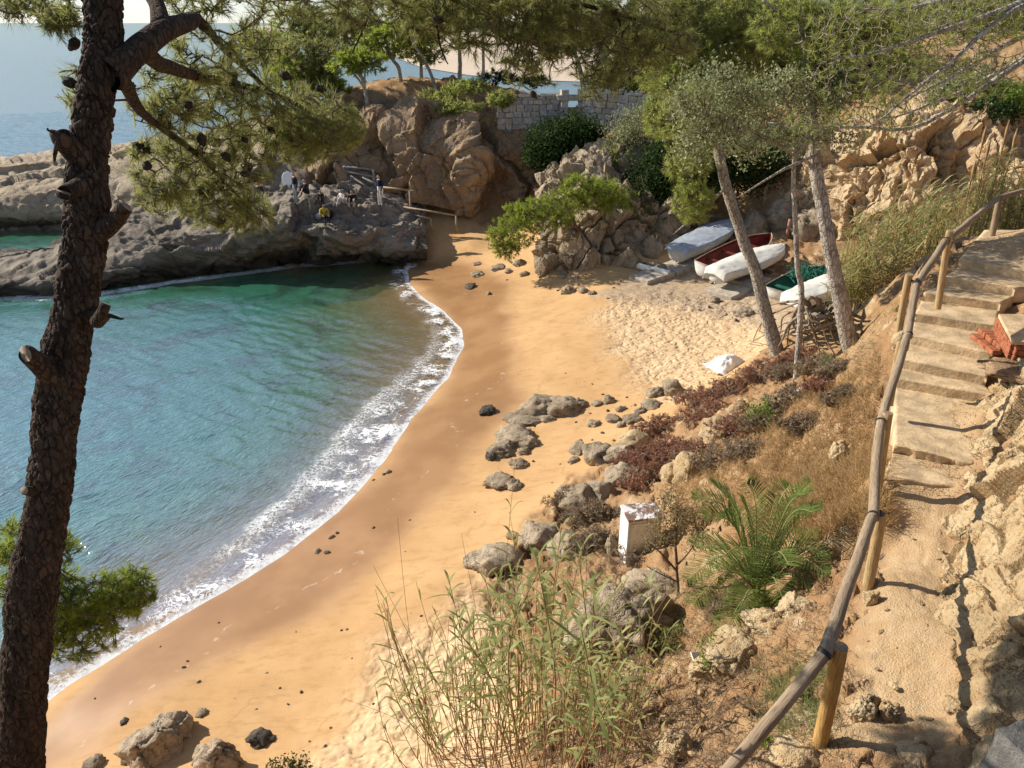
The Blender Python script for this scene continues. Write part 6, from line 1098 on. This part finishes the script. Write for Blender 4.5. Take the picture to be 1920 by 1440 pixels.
def boat(label, stern, bow, Bm, Dp, outer, inner, zs, tarp=None, thwarts=3, keelmat=None, heel=0, tk=None):
    A, B_ = G(*stern, zs[0]), G(*bow, zs[1]); d = B_-A; L = np.linalg.norm(d); c = (A+B_)/2; t = thing('boat', c, label, 'boat'); t.rotation_euler = (heel, -math.asin(d[2]/L), math.atan2(d[1], d[0]))
    mb, S = hull_mesh(L, Bm, Dp); me = mb.build('hull', [outer, inner]); h = link('hull', me, t); tt, x, half, sheer, keel = S; gm = MB()
    for s in (-1, 1): add_tube(gm, np.stack([x, s*half, sheer], -1), .025, 6)
    link('gunwale', gm.build('gunwale', [M_HULLW if outer is not M_HULLW else M_WOODB]), t); km = MB(); add_tube(km, np.stack([x, x*0, keel-.02], -1), .035, 6); link('keel', km.build('keel', [keelmat or outer]), t)
    sm = MB()
    for s in (-1, 1): add_tube(sm, np.stack([x[:-1], s*half[:-1]*1.0, sheer[:-1]-.10], -1), .016, 5)
    link('rubbing_strake', sm.build('rubbing_strake', [M_HULLG if keelmat is M_HULLG else M_WOODB]), t)
    if thwarts:
        for k in range(thwarts):
            i = int((.2+.26*k)*25); V, F = box_vf((x[i], 0, sheer[i]*.72), (.22, half[i]*1.86, .035)); link('thwart', mesh('thwart', V, F, [inner], None, False), t)
    if tarp: tm = tarp_mesh(L, Bm, Dp, **(tk or {})); tm.materials.append(tarp); link('tarpaulin', tm, t)
    for k in (-.28, .2):
        V, F = box_vf((k*L, 0, -.12), (.16, Bm*.9, .16)); link('skid', mesh('skid', V, F, [M_WOODB], None, False), t)
    return t
boat('white boat under a blue grey tarpaulin on the upper ramp', (1268, 490), (1374, 438), 1.5, .58, M_HULLW, M_HULLW, (1.95, 2.25), M_TARPG, 0, M_HULLG, .05, dict(skirt=.13, ridge=.07, seed=2))
boat('open dark red boat between the two covered boats', (1318, 520), (1440, 464), 1.5, .55, M_HULLW, M_HULLR, (1.85, 2.2), None, 3, None, .12)
boat('white boat wholly wrapped in a white cover on the lower ramp', (1340, 530), (1466, 484), 1.35, .5, M_HULLW, M_HULLW, (1.95, 2.25), M_TARPW, 0, None, .08, dict(skirt=.22, ridge=.16, seed=5))
bt = boat('white dinghy with green inside and green nets', (1452, 562), (1545, 520), 1.4, .4, M_HULLW, M_HULLG, (1.95, 2.3), None, 1, None, .0)
boat('low dinghy under a wrinkled white cover by the exposed roots', (1485, 575), (1605, 528), 1.3, .38, M_HULLW, M_HULLW, (2.1, 2.5), M_TARPW, 0, None, .0, dict(skirt=.3, ridge=.12, seed=9))
nm = MB(); r = np.random.default_rng(8); c = D(1515, 512, G(1515, 530, 2.3)[1])
for k in range(90): p = c+r.normal(size=3)*np.array([.42, .36, .10]); add_tube(nm, catmull(np.array([p, p+r.normal(size=3)*.16, p+r.normal(size=3)*.16, p+r.normal(size=3)*.18]), 10), .012, 5)
tag(link('fishing_net', nm.build('fishing_net', [M_NET], True, c), None, c), 'heap of green fishing net piled on the dinghy', 'net')
p = on(1366, 692); u, v = np.meshgrid(np.linspace(-1, 1, 40), np.linspace(-1, 1, 30), indexing='ij'); q = np.stack([u*2, v*2, u*0], -1); hgt = .42*np.clip(1-np.abs(u)**2.5, 0, 1)*np.clip(1-np.abs(v)**2.2, 0, 1)+.07*ridged(q*1.1, 4, 4)+.05*fbm(q*2, 3, 6)
tag(link('white_cover', mesh('white_cover', np.stack([u*.72+.06*fbm(q, 2, 1), v*.5+.06*fbm(q, 2, 2), hgt], -1).reshape(-1, 3), grid_faces(40, 30), [plain_mat('white_sheet', (.80, .80, .79), .6, .06, 3, .2, .01)]), None, p+np.array([0, 0, .04]), (.05, .1, .5)), 'crumpled white cover lying on the sand behind the red shrubs', 'cover')
po = thing('wooden_post', on(1475, 450), 'short reddish mooring post at the back of the boat yard', 'post'); mb = MB(); add_tube(mb, [(0, 0, -.2), (0, 0, .6), (.02, 0, 1.0)], [.08, .08, .075], 10); link('shaft', mb.build('shaft', [plain_mat('red_wood', (.40, .20, .13), .8)]), po)

# ---- people on the rock shelf
from mathutils.bvhtree import BVHTree
BV = []
for V_, F_ in SURF: BV.append(BVHTree.FromPolygons([tuple(v) for v in V_], [tuple(int(i) for i in f) for f in F_]))
def surf(px, py):                      # first rock surface seen at a place of the photo
    d = Vector(rayd(px, py)).normalized(); best = None
    for b_ in BV:
        h = b_.ray_cast(Vector((0, 0, EYE)), d)
        if h[0] is not None and (best is None or h[3] < best[1]): best = (h[0], h[3])
    return np.array(best[0]) if best else on(px, py)

SKIN = plain_mat('skin', (.48, .29, .20), .6, .1); HAIRM = plain_mat('dark_hair', (.03, .022, .018), .7, .2); CL = {}
def cloth(c):
    if c not in CL: CL[c] = plain_mat('cloth', c, .85, .2, 12)
    return CL[c]
POSE = {  # joints in metres: x right, y forward(facing), z up
 'stand': dict(hip=(0,0,.93), chest=(0,.01,1.25), neck=(0,.0,1.46), head=(0,.03,1.60), sh=(.19,0,1.40), el=(.25,-.02,1.12), wr=(.24,.10,.90), hj=(.09,0,.90), kn=(.10,.03,.49), an=(.11,0,.08), toe=(.12,.18,.03)),
 'sit': dict(hip=(0,0,.12), chest=(0,.06,.45), neck=(0,.10,.64), head=(0,.14,.78), sh=(.18,.08,.58), el=(.25,.20,.36), wr=(.12,.40,.40), hj=(.09,.03,.13), kn=(.14,.42,.46), an=(.12,.62,.08), toe=(.12,.80,.03)),
 'recline': dict(hip=(0,0,.12), chest=(0,-.14,.40), neck=(0,-.22,.57), head=(0,-.22,.72), sh=(.18,-.2,.52), el=(.27,-.34,.30), wr=(.26,-.44,.05), hj=(.09,.03,.12), kn=(.12,.46,.22), an=(.11,.85,.08), toe=(.11,.92,.2)),
 'bend': dict(hip=(0,0,.88), chest=(0,.22,1.08), neck=(0,.36,1.18), head=(0,.46,1.28), sh=(.18,.32,1.12), el=(.22,.42,.86), wr=(.16,.55,.68), hj=(.09,0,.86), kn=(.11,.08,.47), an=(.11,0,.08), toe=(.12,.18,.03))}
def person(label, base, pose, rz, top, legs, hair=True, s=1.0):
    J = POSE[pose]; V = []; E = []; Rr = []; K = []
    def v(p, r_, k): V.append(p); Rr.append(r_); K.append(k); return len(V)-1
    hip = v(J['hip'], .135, 1); ch = v(J['chest'], .15, 0); up_ = v(tuple(np.array(J['chest'])*.35+np.array(J['neck'])*.65), .125, 0); nk = v(J['neck'], .055, 2); hd = v(J['head'], .095, 2); ht = v(tuple(np.array(J['head'])+np.array([0, -.005, .085])), .085, 3); nose = v(tuple(np.array(J['head'])+np.array([0, .075, -.01])), .05, 2); E += [(hip, ch), (ch, up_), (up_, nk), (nk, hd), (hd, ht), (hd, nose)]
    for sg in (-1, 1):
        m = lambda q: (q[0]*sg, q[1], q[2])
        a = v(m(J['sh']), .062, 0); b_ = v(m(J['el']), .05, 0); c = v(m(J['wr']), .036, 0); w = np.array(m(J['wr'])); e_ = w-np.array(m(J['el'])); e_ /= np.linalg.norm(e_); h_ = v(tuple(w+e_*.09), .04, 2); E += [(up_, a), (a, b_), (b_, c), (c, h_)]
        a = v(m(J['hj']), .095, 1); b_ = v(m(J['kn']), .068, 1); c = v(m(J['an']), .048, 1); t_ = v(m(J['toe']), .04, 4); E += [(hip, a), (a, b_), (b_, c), (c, t_)]
    me = bpy.data.meshes.new('body'); me.from_pydata([tuple(q) for q in V], E, []); ob = bpy.data.objects.new('body_tmp', me); COL.objects.link(ob); md = ob.modifiers.new('s', 'SKIN'); md.use_smooth_shade = True
    for sv, r_ in zip(me.skin_vertices[0].data, Rr): sv.radius = (r_, r_*.85)
    me.skin_vertices[0].data[0].use_root = True; ob.modifiers.new('u', 'SUBSURF').levels = 1; dg = bpy.context.evaluated_depsgraph_get(); nm_ = bpy.data.meshes.new_from_object(ob.evaluated_get(dg)); bpy.data.objects.remove(ob)
    C = np.array(V); nm_.materials.clear(); [nm_.materials.append(x) for x in (cloth(top), cloth(legs), SKIN, HAIRM if hair else SKIN, HAIRM)]; cen = np.array([p_.center[:] for p_ in nm_.polygons]); nm_.polygons.foreach_set('material_index', np.array(K, np.int32)[near(cen, C)])
    t = thing('person', base, label, 'person', rz=rz); t.scale = (s, s, s); nm_.name = 'body'; link('body', nm_, t); return t
def sp_(px, py, z): return G(px, py, z)
person('person in dark top and grey shorts holding the white paddle board', surf(557, 384), 'stand', 2.3, (.02, .02, .025), (.25, .27, .29))
person('person in black sitting upright below the white paddle board', surf(577, 366), 'sit', 2.6, (.015, .015, .018), (.02, .025, .035))
person('person in dark clothes sitting beside the black clad one', surf(604, 380), 'sit', 2.9, (.04, .04, .05), (.06, .06, .07), s=.8)
person('person in pale clothes lounging on the rock ledge', surf(636, 386), 'recline', 1.9, (.55, .53, .50), (.50, .50, .48))
person('person in white hooded top sitting with raised knees', surf(645, 384), 'sit', 2.5, (.66, .64, .62), (.62, .60, .58))
person('person in black top and pale trousers sitting on the ledge edge', surf(662, 386), 'sit', 3.2, (.02, .02, .02), (.55, .50, .43))
person('person with yellow jacket bending over bags on the rocks', surf(608, 412), 'sit', 3.6, (.62, .48, .03), (.03, .03, .035))
person('person in orange top sitting behind the pine needles', surf(453, 392), 'sit', 2.8, (.70, .33, .03), (.06, .06, .08))
person('person in dark top and grey trousers standing under the pine boughs', surf(491, 402), 'stand', 2.9, (.03, .03, .04), (.30, .31, .34))
person('person in navy coat and white trousers at the timber railing', surf(714, 386), 'stand', 2.4, (.012, .02, .05), (.60, .59, .57))
M_BOARD = plain_mat('board_white', (.82, .83, .83), .4, .05, 3, .05, .003, .4); V, F = ICO[4]; V = np.sign(V)*np.abs(V)**.8; me = mesh('deck', V*np.array([.42, .06, .85]), F, [M_BOARD]); bd = thing('paddle_board', surf(548, 350), 'white paddle board held upright on the rocks', 'board'); link('deck', me, bd, (0, 0, 0), (-.15, -.38, .1)); 
tag(link('white_bag', mesh('white_bag', rock_shape(31, 3, 8)[0]*np.array([.2, .16, .22]), ICO[3][1], [M_BOARD]), None, surf(599, 410)+np.array([0, 0, .12])), 'white bag on the rock ledge beside the yellow jacket', 'bag')
tag(link('black_bag', mesh('black_bag', rock_shape(32, 3, 8)[0]*np.array([.28, .2, .22]), ICO[3][1], [cloth((.02, .02, .02))]), None, surf(618, 406)+np.array([0, 0, .12])), 'black bag on the rock ledge beside the yellow jacket', 'bag')
